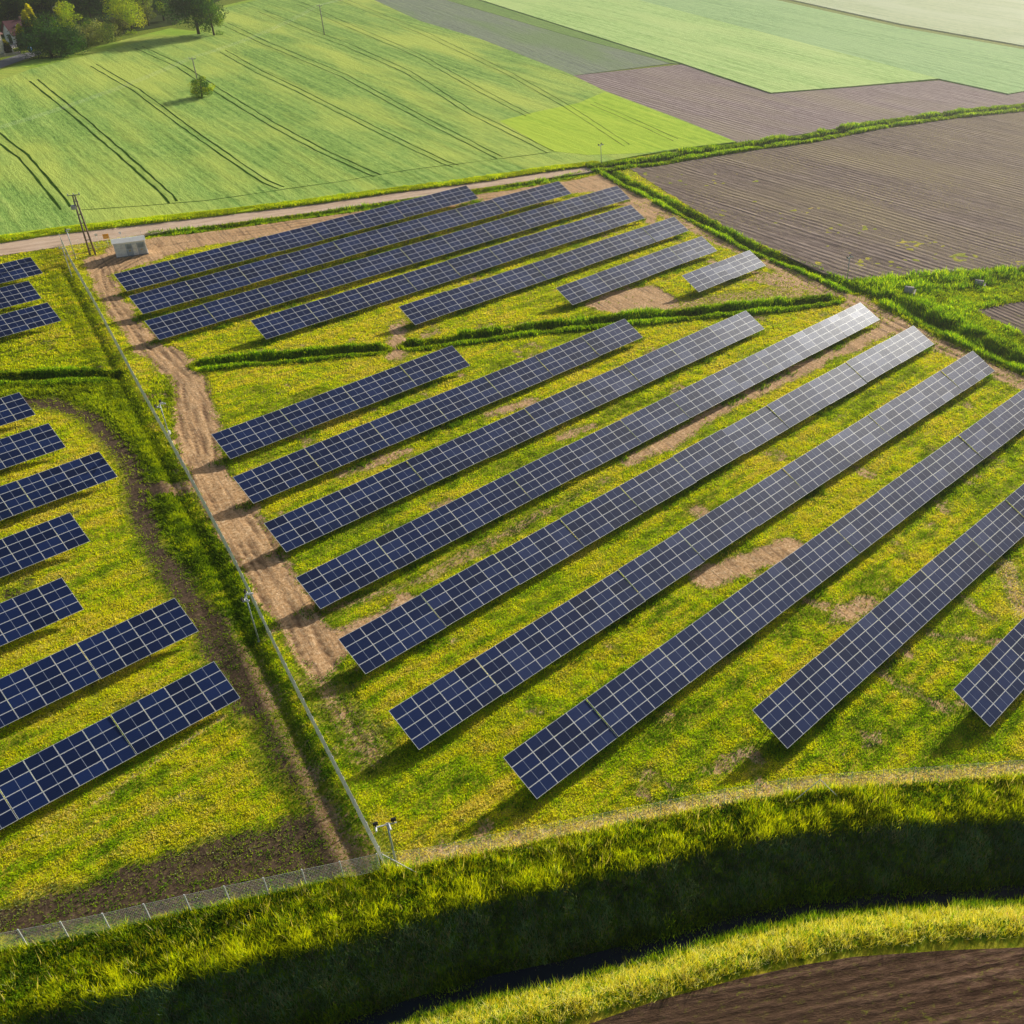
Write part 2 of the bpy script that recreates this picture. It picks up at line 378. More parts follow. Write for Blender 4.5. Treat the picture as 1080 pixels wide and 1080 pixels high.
# ------------------------------------------------------------------ fields and tracks
def crop_mat(name, d, c_lo, c_mid, c_hi, patch, rowscale=.9, bumpd=.25, speck=None, rough=.9, ridge=0, fs=.8):
    m, t, b, o = newmat(name); n = N(t); P = n.pos(); a = math.radians(d)
    f = n.noise(n.pos(a, (.35, 1.2, 1)), fs, 6, .7); big = n.noise(n.pos(a, (.12, .5, 1)), .1, 4, .6)
    rows = n.noise(n.pos(a, (.03, rowscale, 1)), .8, 4, .6)
    c = n.ramp(n.math('ADD', n.math('MULTIPLY', f, .55), n.math('MULTIPLY', rows, .45)), [(.36, c_lo), (.5, c_mid), (.64, c_hi)])
    c = n.mix(n.ramp(big, [(.45, 0), (.62, .75)]), c, patch)
    if speck:
        s = n.noise(n.pos(a, (1, 1.4, 1)), 1.6, 5, .8)
        mask = n.math('MULTIPLY', n.ramp(s, [(.55, 0), (.63, 1)]), n.ramp(n.noise(P, .05, 3), [(.4, .15), (.6, 1)]))
        c = n.mix(mask, c, speck)
    hsum = n.math('ADD', f, rows)
    if ridge:
        amp = .3 if ridge < .8 else .55
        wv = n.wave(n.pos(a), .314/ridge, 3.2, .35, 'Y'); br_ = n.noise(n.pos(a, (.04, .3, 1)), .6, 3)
        wv = n.math('MULTIPLY', wv, n.ramp(br_, [(.4, .25), (.6, 1)])); c = n.mix(n.math('MULTIPLY', n.math('SUBTRACT', 1, wv), .22), c, tuple(x*.32 for x in c_lo)); hsum = n.math('ADD', hsum, n.math('MULTIPLY', wv, amp))  # furrow bottoms also darkened in colour, painting the shadows between ridges
    n.link(c, b.inputs['Base Color']); b.inputs['Roughness'].default_value = rough; b.inputs['Specular IOR Level'].default_value = .02
    n.link(n.bump(hsum, .7, bumpd), b.inputs['Normal']); return m
EXCL = []
def slab(name, px, z, mat, skirt=.4, world=False):
    P = px if world else pts(px)
    EXCL.append(P)
    if sum((P[i][0]*P[(i+1) % len(P)][1]-P[(i+1) % len(P)][0]*P[i][1]) for i in range(len(P))) < 0: P = P[::-1]
    bm = bmesh.new(); top = [bm.verts.new((x, y, z)) for x, y in P]; f = bm.faces.new(top)
    bot = [bm.verts.new((x, y, z-skirt)) for x, y in P]
    for i in range(len(P)): j = (i+1) % len(P); bm.faces.new((top[j], top[i], bot[i], bot[j]))
    bmesh.ops.triangulate(bm, faces=[f]); me = bpy.data.meshes.new(name); bm.to_mesh(me); bm.free()
    me.materials.append(mat); o = bpy.data.objects.new(name, me); C.objects.link(o); return tag(o, kind='structure')
wheat = crop_mat('wheat_mat', -99.5, (.12, .25, .05), (.34, .53, .11), (.54, .70, .17), (.70, .78, .15), bumpd=.28, fs=1.5)
slab('wheat_field', [(-250, 295), (0, 255), (59, 246), (160, 234), (240, 225), (330, 214), (420, 201), (500, 191), (580, 179), (632, 173), (680, 164), (725, 157), (777, 151),
     (720, 128), (638, 97), (603, 80), (507, 42), (443, 23), (393, 0), (330, -22), (296, -5), (237, 9), (212, 36), (160, 42), (120, 52), (90, 60), (67, 65), (33, 74), (0, 86), (-120, 112), (-250, 140)], .32, wheat)
bright = crop_mat('young_wheat_mat', -99.5, (.34, .54, .04), (.50, .70, .06), (.66, .80, .09), (.60, .76, .08), bumpd=.15)
slab('field_margin', [(-250, 300), (-250, 130), (-60, 95), (0, 74), (40, 62), (66, 61), (100, 50), (128, 43), (155, 36), (180, 30), (205, 33), (237, 6), (296, -8), (330, -25), (420, -40), (350, -10), (240, 60), (100, 110), (0, 130)], .12, crop_mat('margin_mat', -60, (.18, .34, .03), (.36, .56, .06), (.58, .70, .09), (.60, .62, .13)), .15)
slab('bright_wheat_field', [(527, 129), (567, 119), (610, 110), (638, 98), (720, 129), (776, 151), (725, 156.5), (680, 163), (620, 165), (582, 161)], .345, bright, .02)
verge = crop_mat('verge_mat', -20, (.3, .46, .01), (.5, .66, .02), (.7, .76, .03), (.6, .7, .03))
slab('track_verge', [(-250, 297), (0, 257), (59, 248), (160, 236), (240, 227), (330, 216), (420, 203), (500, 193), (580, 181), (632, 174.5), (632, 172), (580, 177.5), (500, 189), (420, 199), (330, 211.5), (240, 221.5), (160, 230), (59, 241.5), (0, 250), (-250, 289)], .36, verge, .4)
dirt = crop_mat('dirt_track_mat', -18, (.50, .33, .22), (.74, .53, .38), (.88, .68, .52), (.80, .57, .38), bumpd=.08)
slab('dirt_track', [(-250, 315), (0, 270), (62, 261), (75, 259), (158, 247), (240, 236), (340, 223), (420, 211), (497, 200), (580, 188), (640, 179), (648, 176), (632, 175), (580, 180.5), (500, 192.5), (420, 202.5), (330, 215.5), (240, 226.5), (160, 235.5), (59, 247.5), (0, 256), (-250, 296)], .09, dirt, .3)
f2 = crop_mat('sparse_crop_mat', -106, (.20, .23, .18), (.30, .34, .24), (.38, .43, .25), (.26, .36, .15), speck=(0.192, 0.384, 0.064))
slab('sparse_crop_field', [(393, 0), (443, 23), (507, 42), (603, 80), (707, 67), (720, 68), (612, 34), (505, 0), (420, -30), (330, -30), (330, -22)], .05, f2, .2)
slab('sprouting_crop_field', [(505, 0), (612, 34), (720, 68), (707, 67), (690, 62), (600, 38), (470, 0), (400, -22), (420, -30)], .1, crop_mat('sprout_mat', -106, (0.171, 0.266, 0.076), (0.266, 0.399, 0.114), (0.361, 0.513, 0.133), (0.228, 0.380, 0.095)), .1)
plough = dict(rowscale=1.3, bumpd=.3)
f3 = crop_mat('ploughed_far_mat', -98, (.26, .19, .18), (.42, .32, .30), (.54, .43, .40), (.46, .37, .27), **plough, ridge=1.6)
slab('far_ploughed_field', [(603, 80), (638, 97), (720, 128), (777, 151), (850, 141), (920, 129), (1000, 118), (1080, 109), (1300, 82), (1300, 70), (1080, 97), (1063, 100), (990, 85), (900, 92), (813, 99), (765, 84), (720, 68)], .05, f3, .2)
f4 = crop_mat('pale_wheat_mat', -103, (.32, .52, .13), (.54, .76, .24), (.70, .86, .34), (.68, .84, .3))  # light green crop, lightened further to paint in the bright haze
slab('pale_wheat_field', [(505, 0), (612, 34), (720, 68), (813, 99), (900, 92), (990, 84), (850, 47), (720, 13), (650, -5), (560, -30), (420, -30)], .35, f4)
f5 = crop_mat('speckled_crop_mat', -104, (.24, .43, .15), (.42, .64, .25), (.58, .76, .34), (.50, .70, .3), speck=(0.418, 0.646, 0.190))  # crop colours raised too, haze glow painted into them
slab('beet_field', [(650, -5), (720, 13), (850, 47), (990, 84), (1063, 100), (1080, 97), (1300, 62), (1300, 108), (1080, 53), (950, 30), (820, 1), (730, -28), (560, -30)][:7]+[(1300, 105), (1080, 53), (950, 30), (820, 1), (730, -28), (560, -30)], .3, f5)
slab('distant_pale_field', [(730, -32), (820, -3), (950, 26), (1080, 49), (1300, 98), (1500, 60), (1200, -60), (700, -60)], .3, crop_mat('distant_pale_mat', -104, (.46, .56, .28), (.62, .70, .40), (.74, .78, .48), (.72, .78, .5)))  # pale field with the sunward haze painted into its colour
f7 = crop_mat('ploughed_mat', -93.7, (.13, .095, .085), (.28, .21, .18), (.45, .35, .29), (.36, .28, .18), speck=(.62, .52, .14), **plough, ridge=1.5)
n = N(f7.node_tree)
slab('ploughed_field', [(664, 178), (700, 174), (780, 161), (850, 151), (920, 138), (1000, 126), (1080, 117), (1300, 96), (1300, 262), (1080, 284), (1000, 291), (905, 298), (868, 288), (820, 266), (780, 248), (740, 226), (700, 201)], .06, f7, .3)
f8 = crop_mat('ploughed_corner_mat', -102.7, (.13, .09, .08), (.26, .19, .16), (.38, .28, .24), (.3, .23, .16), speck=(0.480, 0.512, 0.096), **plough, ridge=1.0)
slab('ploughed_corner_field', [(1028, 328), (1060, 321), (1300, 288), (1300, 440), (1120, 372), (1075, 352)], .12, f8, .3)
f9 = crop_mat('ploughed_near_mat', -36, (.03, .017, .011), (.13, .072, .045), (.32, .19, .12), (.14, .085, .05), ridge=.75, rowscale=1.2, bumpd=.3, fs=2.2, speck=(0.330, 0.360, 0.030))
NF = [(x, y) for x, y in pts([(520, 1108), (600, 1087), (690, 1056), (780, 1032), (850, 1017), (900, 1009), (1000, 1002), (1080, 999), (1400, 990)])]
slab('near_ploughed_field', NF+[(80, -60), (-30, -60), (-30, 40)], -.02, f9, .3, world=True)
# road and yard at the hamlet
road_m = plain('asphalt_mat', (.20, .19, .19), .9, scale=.3)
slab('village_road', [(-120, 92), (0, 72), (25, 63), (44, 57), (43, 53), (22, 57), (0, 64), (-120, 84)], .06, road_m, .1)
slab('concrete_yard', [(-40, 56), (6, 53), (26, 48), (26, 45), (4, 47), (-40, 52)], .05, plain('concrete_mat', (.42, .38, .34), .9, scale=.5), .1)

# wheel tramlines as dark ribbons on the wheat, shade of the gaps painted in
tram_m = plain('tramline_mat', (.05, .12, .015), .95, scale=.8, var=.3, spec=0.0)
def ribbon(mb, P, w, z):
    P = [Vector((x, y, z)) for x, y in P]
    for i in range(len(P)-1):
        d0 = (P[min(i+1, len(P)-1)]-P[max(i-1, 0)]).normalized(); d1 = (P[min(i+2, len(P)-1)]-P[i]).normalized()
        a, c = Vector((-d0.y, d0.x, 0))*w/2, Vector((-d1.y, d1.x, 0))*w/2
        k_ = 1 if i == 0 else kn
        kn = random.uniform(.55, 1.15)
        mb.add([P[i]-a*k_, P[i+1]-c*kn, P[i+1]+c*kn, P[i]+a*k_], [(0, 1, 2, 3)])
def dens(P, step=4.0, jit=.12):
    out = []
    for (x0, y0), (x1, y1) in zip(P[:-1], P[1:]):
        k = max(1, int(math.hypot(x1-x0, y1-y0)/step))
        for j in range(k):
            u = j/k; out.append((x0+(x1-x0)*u+random.uniform(-jit, jit), y0+(y1-y0)*u+random.uniform(-jit, jit)))
    out.append(P[-1]); return out
TL = [([(-40, 108), (0, 142), (30, 165), (60, 200), (75, 220)], (-10, 3), .8), ([(40, 85), (83, 120), (133, 163), (182, 207), (187, 214)], (-8, 2), .75),
      ([(102, 69), (147, 95), (207, 140), (260, 177), (283, 192), (300, 199)], (-6, 2), .6), ([(150, 50), (194, 70), (240, 100), (290, 131), (340, 158), (390, 181), (402, 186)], (-7, 2), .6),
      ([(238, 54), (277, 76), (317, 95), (366, 120), (426, 150), (472, 172), (484, 176)], (-6, 2), .5), ([(240, 25), (280, 44), (366, 80), (450, 126), (530, 167)], (-6, 2), .5),
      ([(278, 11), (335, 35), (366, 46), (433, 76), (498, 118), (584, 161)], (-6, 2), .45), ([(318, 3), (366, 25), (443, 58), (510, 96), (560, 122)], (-5, 2), .4),
      ([(360, -2), (450, 35), (540, 78), (600, 112), (664, 154)], (-5, 2), .35), ([(627, 109), (680, 132), (715, 148)], (-5, 2), .35)]
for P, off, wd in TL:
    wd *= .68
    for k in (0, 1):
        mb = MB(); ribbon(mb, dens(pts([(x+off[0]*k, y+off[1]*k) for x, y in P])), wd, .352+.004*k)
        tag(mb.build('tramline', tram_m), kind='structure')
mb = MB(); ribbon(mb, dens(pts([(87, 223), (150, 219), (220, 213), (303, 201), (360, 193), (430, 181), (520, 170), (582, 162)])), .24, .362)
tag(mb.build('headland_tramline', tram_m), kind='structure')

# ------------------------------------------------------------------ solar tables
TILT, ML, MS = .44279, 2.126, 1.018
PL, PS = 8.62, 4.1335
m, t, b, o = newmat('cell_glass'); n = N(t); OP = n.pos(obj=True)
sx = n.new('ShaderNodeSeparateXYZ'); n.link(OP, sx.inputs[0])
oi = n.new('ShaderNodeObjectInfo')
ln = n.math('LESS_THAN', n.math('ABSOLUTE', n.math('SUBTRACT', n.math('FRACT', n.math('MULTIPLY', sx.outputs[1], 1/.163)), .5)), .07)
base = n.mix(oi.outputs['Random'], (.004, .011, .050), (.009, .029, .125))
cc = n.mix(n.math('MULTIPLY', ln, .3), base, (.04, .07, .17))
n.link(cc, b.inputs['Base Color'])
n.link(n.math('ADD', n.math('MULTIPLY', n.math('POWER', oi.outputs['Random'], 5.0), .06), .30), b.inputs['Roughness'])
b.inputs['Specular IOR Level'].default_value = .55
b.inputs['IOR'].default_value = 1.6; b.inputs['Specular Tint'].default_value = (.86, .88, 1, 1)
GLASS = m
ALU = plain('aluminium_frame', (.97, .95, .92), .42, .12, .01)
BACK = plain('white_backsheet', (.80, .82, .88), .5, 0, .04)
STEEL = plain('galvanised_steel', (.34, .35, .36), .5, .7, .1)
def module_mesh():
    mb = MB(); fw = .026; th = .035; hx, hy = ML/2, MS/2
    for y in (-hy+fw/2, hy-fw/2): mb.box((0, y, 0), (ML, fw, th), 0)
    for x in (-hx+fw/2, hx-fw/2): mb.box((x, 0, 0), (fw, MS-2*fw, th), 0)
    mb.box((0, 0, .004), (ML-2*fw, MS-2*fw, .012), 1)           # white back sheet showing between cells
    gw = (ML-2*fw-.024)/2
    for s in (-1, 1): mb.box((s*(.012+gw/2), 0, .0115), (gw-.008, MS-2*fw-.012, .006), 2)
    me_o = mb.build('solar_module', [ALU, BACK, GLASS]); return me_o
mod_proto = module_mesh(); MODME = mod_proto.data; bpy.data.objects.remove(mod_proto)
RX = Matrix.Rotation(TILT, 4, 'X')
def frame_mesh():
    mb = MB()
    for y in (.35, 1.35, 2.8, 3.8): mb.box((PL/2, y, -.06), (PL-.15, .05, .07), 0, M=RX)
    for x in (1.3, 4.3, 7.3): mb.box((x, PS/2, -.14), (.06, 3.7, .08), 0, M=RX)
    return mb.build('support_frame', STEEL)
fo = frame_mesh(); FRME = fo.data; bpy.data.objects.remove(fo)
def leg_mesh(h, name):
    mb = MB(); mb.box((0, 0, -h/2-.3), (.10, .07, h+.6)); o = mb.build(name, STEEL); me = o.data; bpy.data.objects.remove(o); return me
yf, yr = .75, 3.3
zf, zr = yf*math.sin(TILT)-.17, yr*math.sin(TILT)-.17
LF, LR = leg_mesh(.75+zf, 'leg'), leg_mesh(.75+zr, 'leg')
MODPOS = [(0.03+ML/2+i*(ML+.018), MS/2+.01+j*(MS+.014)) for j in range(4) for i in range(4)]
def solar_table(x, y, z, label, group):
    root = empty('solar_table', (x, y, .75+z)); tag(root, label, 'solar table', group)
    root.rotation_euler = (random.gauss(0, .006), random.gauss(0, .003), 0)
    for (mx, my) in MODPOS:
        o = bpy.data.objects.new('solar_module', MODME); C.objects.link(o); o.parent = root
        mt = RX @ Matrix.Translation((mx, my, random.uniform(-.004, .004)))
        mt = mt @ Matrix.Rotation(random.gauss(0, .0016), 4, 'X') @ Matrix.Rotation(random.gauss(0, .0012), 4, 'Y')
        o.matrix_local = mt
    o = bpy.data.objects.new('support_frame', FRME); C.objects.link(o); o.parent = root
    for lx in (1.3, 4.3, 7.3):
        for me_, ly, lz in ((LF, yf, zf), (LR, yr, zr)):
            o = bpy.data.objects.new('leg', me_); C.objects.link(o); o.parent = root; o.location = (lx, ly*math.cos(TILT), lz)
    return root
ORD = ['leftmost', 'second', 'third', 'fourth', 'fifth', 'sixth', 'seventh', 'eighth', 'ninth', 'tenth', 'eleventh', 'twelfth']
def nth(k): return 'leftmost' if k == 0 else ORD[k]+' from the left'
ROWS_U = [('U1', 52.79, 164.95, .05, 8, 'topmost row beside the dirt track'), ('U2', 50.51, 154.08, .13, 10, 'second row from the dirt track'),
          ('U3', 48.21, 143.65, .02, 11, 'third row from the dirt track'), ('U4', 58.75, 133.06, -.03, 9, 'fourth row from the dirt track'),
          ('U5', 76.43, 122.17, -.04, 7, 'fifth row from the dirt track'), ('U6', 97.8, 111.28, -.03, 4, 'short sixth row beside bare soil'),
          ('U7', 115.29, 100.61, -.01, 2, 'very short row near the right ditch')]
ROWS_L = [('L1', 39.13, 105.41, -.04, 4, 'short first row below the middle ditch'), ('L2', 36.32, 94.86, -.07, 7, 'second row below the middle ditch'),
          ('L3', 34.19, 84.37, -.13, 9, 'third row below the middle ditch'), ('L4', 31.66, 73.71, -.06, 11, 'fourth row below the middle ditch'),
          ('L5', 29.61, 63.09, -.02, 11, 'fifth row below the middle ditch'), ('L6', 27.58, 52.43, .02, 11, 'sixth row below the middle ditch'),
          ('L7', 30.71, 41.81, .06, 12, 'seventh row, nearest the corner camera mast'), ('L8', 47.64, 31.08, .05, 12, 'second row from the bottom right corner'),
          ('L9', 61.05, 20.37, 0, 8, 'last row, cut off at the right edge')]
ROWS_Z = [('Z1', 46.79, 182.49, 0, 'the first row left of the fence, nearest the track'), ('Z2', 42.62, 171.46, 0, 'the second row left of the fence'),
          ('Z3', 41.34, 160.37, 0, 'the third row left of the fence, above the weedy ditch'), ('Z4', 27.89, 132.63, 0, 'the fourth row left of the fence, below the weedy ditch'),
          ('Z5', 27.31, 121.7, 0, 'the fifth row left of the fence'), ('Z6', 28.68, 110.81, .01, 'the sixth row left of the fence'),
          ('Z7', 21.54, 100.29, 0, 'the seventh row left of the fence'), ('Z8', 16.69, 89.55, 0, 'the eighth row left of the fence'),
          ('Z9', 22.51, 78.89, .01, 'the second lowest row left of the fence'), ('Z10', 20.9, 68.2, -.05, 'the lowest row left of the fence')]
def in_frame(x0, y, z, ext=8.6):
    for ex in (0, ext/2, ext):
        for (yy, zz) in ((0, .75), (3.73, 2.5)):
            X, Y, d = project((x0+ex, y+yy, z+zz))
            if -2 < X < 1082 and -2 < Y < 1082: return True
    return False
for nm, x, y, z, cnt, ph in ROWS_U+ROWS_L:
    dz = 0
    for k in range(cnt):
        if not in_frame(x+k*PL, y, z): continue
        solar_table(x+k*PL, y+random.gauss(0, .02), z+random.gauss(0, .025), f'panel table, {nth(k)}, {ph}', 'solar tables standing in rows')
RIGHTN = ['rightmost', 'second from the right', 'third from the right']
for nm, x, y, z, ph in ROWS_Z:
    for k in range(1, 5):
        if not in_frame(x-k*PL, y, z): continue
        solar_table(x-k*PL, y, z+random.gauss(0, .02), f'panel table, {RIGHTN[k-1]}, {ph}', 'solar tables standing in rows')

# ------------------------------------------------------------------ grass as real blades
def blade_mat(name, transl=.5, emph=1.0):
    m, t, b, o = newmat(name); n = N(t)
    c = n.attr('tint', 'Color'); b.inputs['Roughness'].default_value = .75; b.inputs['Specular IOR Level'].default_value = .2
    n.link(c, b.inputs['Base Color'])
    tr = n.new('ShaderNodeBsdfTranslucent'); n.link(n.mix(1.0, c, (1.2, 1.15, .3), 'MULTIPLY'), tr.inputs['Color'])
    mx = n.new('ShaderNodeMixShader'); mx.inputs[0].default_value = transl
    n.link(b.outputs[0], mx.inputs[1]); n.link(tr.outputs[0], mx.inputs[2]); n.link(mx.outputs[0], o.inputs['Surface']); return m
BLADE = blade_mat('grass_blades')
def blades(name, X, Y, h, wd, cols, nb=4, spread=.12, lean=.35, z=None, kind='stuff', label=None, cat=None, mat=None):
    """X,Y tuft centres; h,wd arrays; cols (n,3)"""
    k = len(X); X = np.repeat(X, nb); Y = np.repeat(Y, nb); h = np.repeat(h, nb)*rng.uniform(.6, 1.15, k*nb); wd = np.repeat(wd, nb)*rng.uniform(.7, 1.3, k*nb)
    cols = np.repeat(cols, nb, axis=0)*rng.uniform(.8, 1.2, (k*nb, 1))
    X = X+rng.normal(0, spread, k*nb); Y = Y+rng.normal(0, spread, k*nb)
    Z = height(X, Y) if z is None else np.full(X.shape, z)
    a = rng.uniform(0, 2*np.pi, k*nb); dx, dy = np.cos(a)*wd/2, np.sin(a)*wd/2
    lx, ly = rng.normal(0, lean, k*nb)*h, rng.normal(0, lean, k*nb)*h
    T = np.empty((k*nb, 3, 3)); T[:, 0] = np.stack([X-dx, Y-dy, Z-.03], -1); T[:, 1] = np.stack([X+dx, Y+dy, Z-.03], -1)
    T[:, 2] = np.stack([X+lx, Y+ly, Z+h], -1)
    o = tri_mesh(name, T, mat or BLADE, col=np.clip(cols, 0, .9)); tag(o, label, cat, None, kind); return o
def pal(k, colors, wts):
    c = np.array(colors)[rng.choice(len(colors), k, p=np.array(wts)/sum(wts))]; return c
def vis(X, Y, m=30):
    d = np.stack([X, Y, np.full(X.shape, -CAMH)], -1); z = d@FWD; px = CX+F_PX*(d@RT)/z; py = CY-F_PX*(d@UP)/z
    return (z > 0) & (px > -m) & (px < 1080+m) & (py > -m) & (py < 1080+m+40)
YG, GR, DG, ST, LM = (.88, .76, .012), (.32, .48, .006), (.06, .12, .004), (.90, .74, .30), (.66, .72, .01)
# meadow
k = 1500000; X = rng.uniform(-14, 172, k); Y = rng.uniform(6, 204, k)
d = np.hypot(np.hypot(X, Y), CAMH); keep = vis(X, Y) & (rng.uniform(0, 1, k) < np.clip((88/d)**2, 0, 1)); X, Y, d = X[keep], Y[keep], d[keep]
s_, l_, w_ = ground_attrs(X, Y); t_ = ditch_t(X, Y)
patch = vnoise(X, Y, 6, 31)*.35+vnoise(X*.12, Y, .75, 32)*.4+vnoise(X, Y, 1.1, 33)*.25
keep = (rng.uniform(0, 1, len(X)) > s_*1.04) & (t_ > 5.5)
for P_ in EXCL: keep &= ~inside(X, Y, P_)
kq = at(140, 262); keep &= np.hypot(X-kq[0], Y-kq[1]) > 3.6
s_ = s_[keep]; X, Y, l_, w_, patch, d = X[keep], Y[keep], l_[keep], w_[keep], patch[keep], d[keep]
q = rng.uniform(0, 1, len(X))
left_ = np.clip((.235*Y+9-X)*.3, 0, 1)
sv = .30*vnoise(X*.07, Y, .62, 34)+.18*vnoise(X*.05, Y, .35, 37)+.26*vnoise(X, Y, 5.5, 35)+.26*vnoise(X, Y, .8, 36)+rng.normal(0, .03, len(X))
sv = (sv-.5)*1.25+.5+.03*left_
rk = [.22, .33, .41, .50, .62, .74]; RC = [(.14, .27, .005), (.30, .50, .006), (.50, .70, .008), (.74, .84, .010), (.90, .82, .03), (.94, .76, .28)]  # darkest tuft tones paint the shadows within the grass
cols = np.stack([np.interp(sv, rk, [c[i] for c in RC]) for i in range(3)], 1)
g = np.where((l_ > q)[:, None], np.stack([np.interp(sv, [.35, .5, .62], v) for v in ((.09, .26, .55), (.20, .44, .66), (.004, .006, .01))], 1), cols)
s2_ = s_[keep] if len(s_) != len(X) else s_
g = np.where((s2_ > .22)[:, None], g*np.array((.35, .5, .6)), g)
g = np.where((w_ > q*1.1)[:, None], np.array(ST), g)
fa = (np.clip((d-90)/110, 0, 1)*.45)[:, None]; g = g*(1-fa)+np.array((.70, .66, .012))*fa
sc_ = np.clip(d/100, 1, 1.8)
hh = (.09+.10*rng.uniform(0, 1, len(X))+.25*l_*rng.uniform(.5, 1, len(X)))*sc_**.4; blades('meadow_grass', X, Y, hh, (.11+.05*l_)*sc_, g, nb=4, spread=.16*sc_.mean(), lean=.55)
print('meadow tufts', len(X))
k = 9000; ends = []
for nm_, x_, y_, z_, c_, p_ in ROWS_U+ROWS_L:
    for e_ in (0.0, c_*PL):
        ends.append((x_+e_, y_+1.2))
    for j_ in range(int(c_*1.3)): ends.append((x_+random.uniform(0, c_*PL), y_+random.uniform(-.5, .8)))
E_ = np.array(ends); ii = rng.integers(0, len(E_), k); X = E_[ii, 0]+rng.normal(0, .8, k); Y = E_[ii, 1]+rng.normal(0, .45, k); v_ = vis(X, Y); X, Y = X[v_], Y[v_]
blades('weeds_under_tables', X, Y, .15+.4*vnoise(X, Y, 1, 91), np.full(len(X), .10), pal(len(X), [(.20, .36, .01), (.10, .2, .01), (.40, .5, .01)], [3, 2, 1]), nb=5, spread=.15, lean=.35)
# tall grass on the bank between the south fence and the ditch
def strip(line, n_, lo, hi):
    P = dens(line, 1.0, 0); A = np.array(P); sg = np.hypot(*(A[1:]-A[:-1]).T); cum = np.concatenate([[0], np.cumsum(sg)])
    u = rng.uniform(0, cum[-1], n_); i = np.clip(np.searchsorted(cum, u)-1, 0, len(sg)-1); f = ((u-cum[i])/sg[i])[:, None]
    B = A[i]*(1-f)+A[i+1]*f; dv = (A[i+1]-A[i])/sg[i][:, None]; off = rng.uniform(lo, hi, n_)
    return B[:, 0]-dv[:, 1]*off, B[:, 1]+dv[:, 0]*off, off, u
k = 330000; X = rng.uniform(-12, 95, k); Y = rng.uniform(-5, 70, k); t_ = ditch_t(X, Y)
sel = inside(X, Y, FENCE_SW[:-1]+FENCE_SE+[(200, -60), (-60, -60), (-60, 90)]) & (t_ > .8) & vis(X, Y)
X, Y, t_ = X[sel], Y[sel], t_[sel]
cl = vnoise(X, Y, 1.6, 41)*.4+vnoise(X, Y, .55, 42)*.35+vnoise(X, Y, .3, 43)*.25; cl = np.clip((cl-.5)*1.9+.5, 0, 1)
hh = np.where(t_ > 4.6, .12+.9*cl*(.45+1.0*vnoise(X, Y, 4, 45)), .25+.35*cl); rr = rng.uniform(0, 1, len(X))
g = np.where((t_ > 4.6)[:, None], pal(len(X), [GR, DG, LM, YG, ST], [3, 3.4, 2.4, 2.0, .7]), pal(len(X), [(.16, .28, .17), (.24, .32, .20), (.34, .30, .22)], [4, 3, 1.5]))  # slope blades lighter and bluish, the bank's shade painted into their colour
lip = (t_ > 4.6) & (t_ < 6.6) & (rr < .65); g = np.where(lip[:, None], np.array(LM), g)
g = g*(.35+1.2*cl)[:, None]
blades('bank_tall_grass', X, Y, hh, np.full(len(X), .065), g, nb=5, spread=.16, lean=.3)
st_k = rng.uniform(0, 1, len(X)) < .014*(t_ > 5.4)
blades('dry_seed_stalks', X[st_k], Y[st_k], 1.0+.5*rng.uniform(0, 1, st_k.sum()), np.full(st_k.sum(), .07), np.tile(np.array((.85, .70, .35)), (st_k.sum(), 1)), nb=2, spread=.1, lean=.2)
# near bank: pale dry grass
k = 150000; X = rng.uniform(5, 85, k); Y = rng.uniform(-12, 60, k); t_ = ditch_t(X, Y); sel = (t_ < -.9) & (t_ > -4.9) & vis(X, Y); X, Y, t_ = X[sel], Y[sel], t_[sel]
g = pal(len(X), [(.90, .78, .20), (.72, .66, .05), (.95, .86, .50), GR], [4, 3, 2.6, 1.4]); edge = (t_ > -1.5)
g = np.where(edge[:, None], pal(len(X), [GR, DG, LM], [2, 2, 1]), g)
blades('ditch_dry_grass', X, Y, np.full(len(X), .4)+.35*vnoise(X, Y, .7, 44), np.full(len(X), .06), g, nb=5, spread=.15, lean=.45)
# weeds lining the small ditches and the hedge bank
def weeds(name, line, lo, hi, n_, h0, h1, cset, wts, wd=.2, z=None):
    X, Y, off, u = strip(line, n_, lo, hi); v = vis(X, Y, 60) & (vnoise(X, Y, 2.2, 53) > .2*rng.uniform(.6, 1.6, len(X))); X, Y = X[v], Y[v]; cl = np.clip(vnoise(X, Y, 1.3, 51)*.6+vnoise(X, Y, 4.5, 52)*.9-.25, 0, 1.1)
    blades(name, X, Y, h0+(h1-h0)*cl, np.full(len(X), wd), pal(len(X), cset, wts)*(.6+.8*cl)[:, None], nb=5, spread=.22, lean=.3, z=z)
WG = [(.24, .44, .010), (.08, .18, .008), (.52, .68, .015)]
for nm, ln, lo, hi, cnt, h0, h1 in [('middle_ditch_weeds', D_MID, .6, 1.6, 1500, .35, .9), ('middle_ditch_weeds', D_MID, -1.8, -.6, 1200, .2, .7),
        ('middle_ditch_weeds', D_MID2, .6, 1.7, 4500, .4, 1.25), ('middle_ditch_weeds', D_MID2, -2.0, -.6, 4000, .3, .8),
        ('left_ditch_weeds', D_LEFT, .6, 1.8, 2500, .3, .8), ('left_ditch_weeds', D_LEFT, -2.4, -.6, 2500, .3, .8),
        ('north_ditch_weeds', D_NORTH, -1.0, 1.2, 6000, .3, .9), ('east_ditch_weeds', D_EAST, -2.2, 1.6, 9000, .3, .95), ('east_ditch_weeds', D_EAST2, -1.6, 4.2, 16000, .5, 1.5)]:
    weeds(nm, ln, lo, hi, cnt, h0, h1, WG, [3, 2.4, 2])
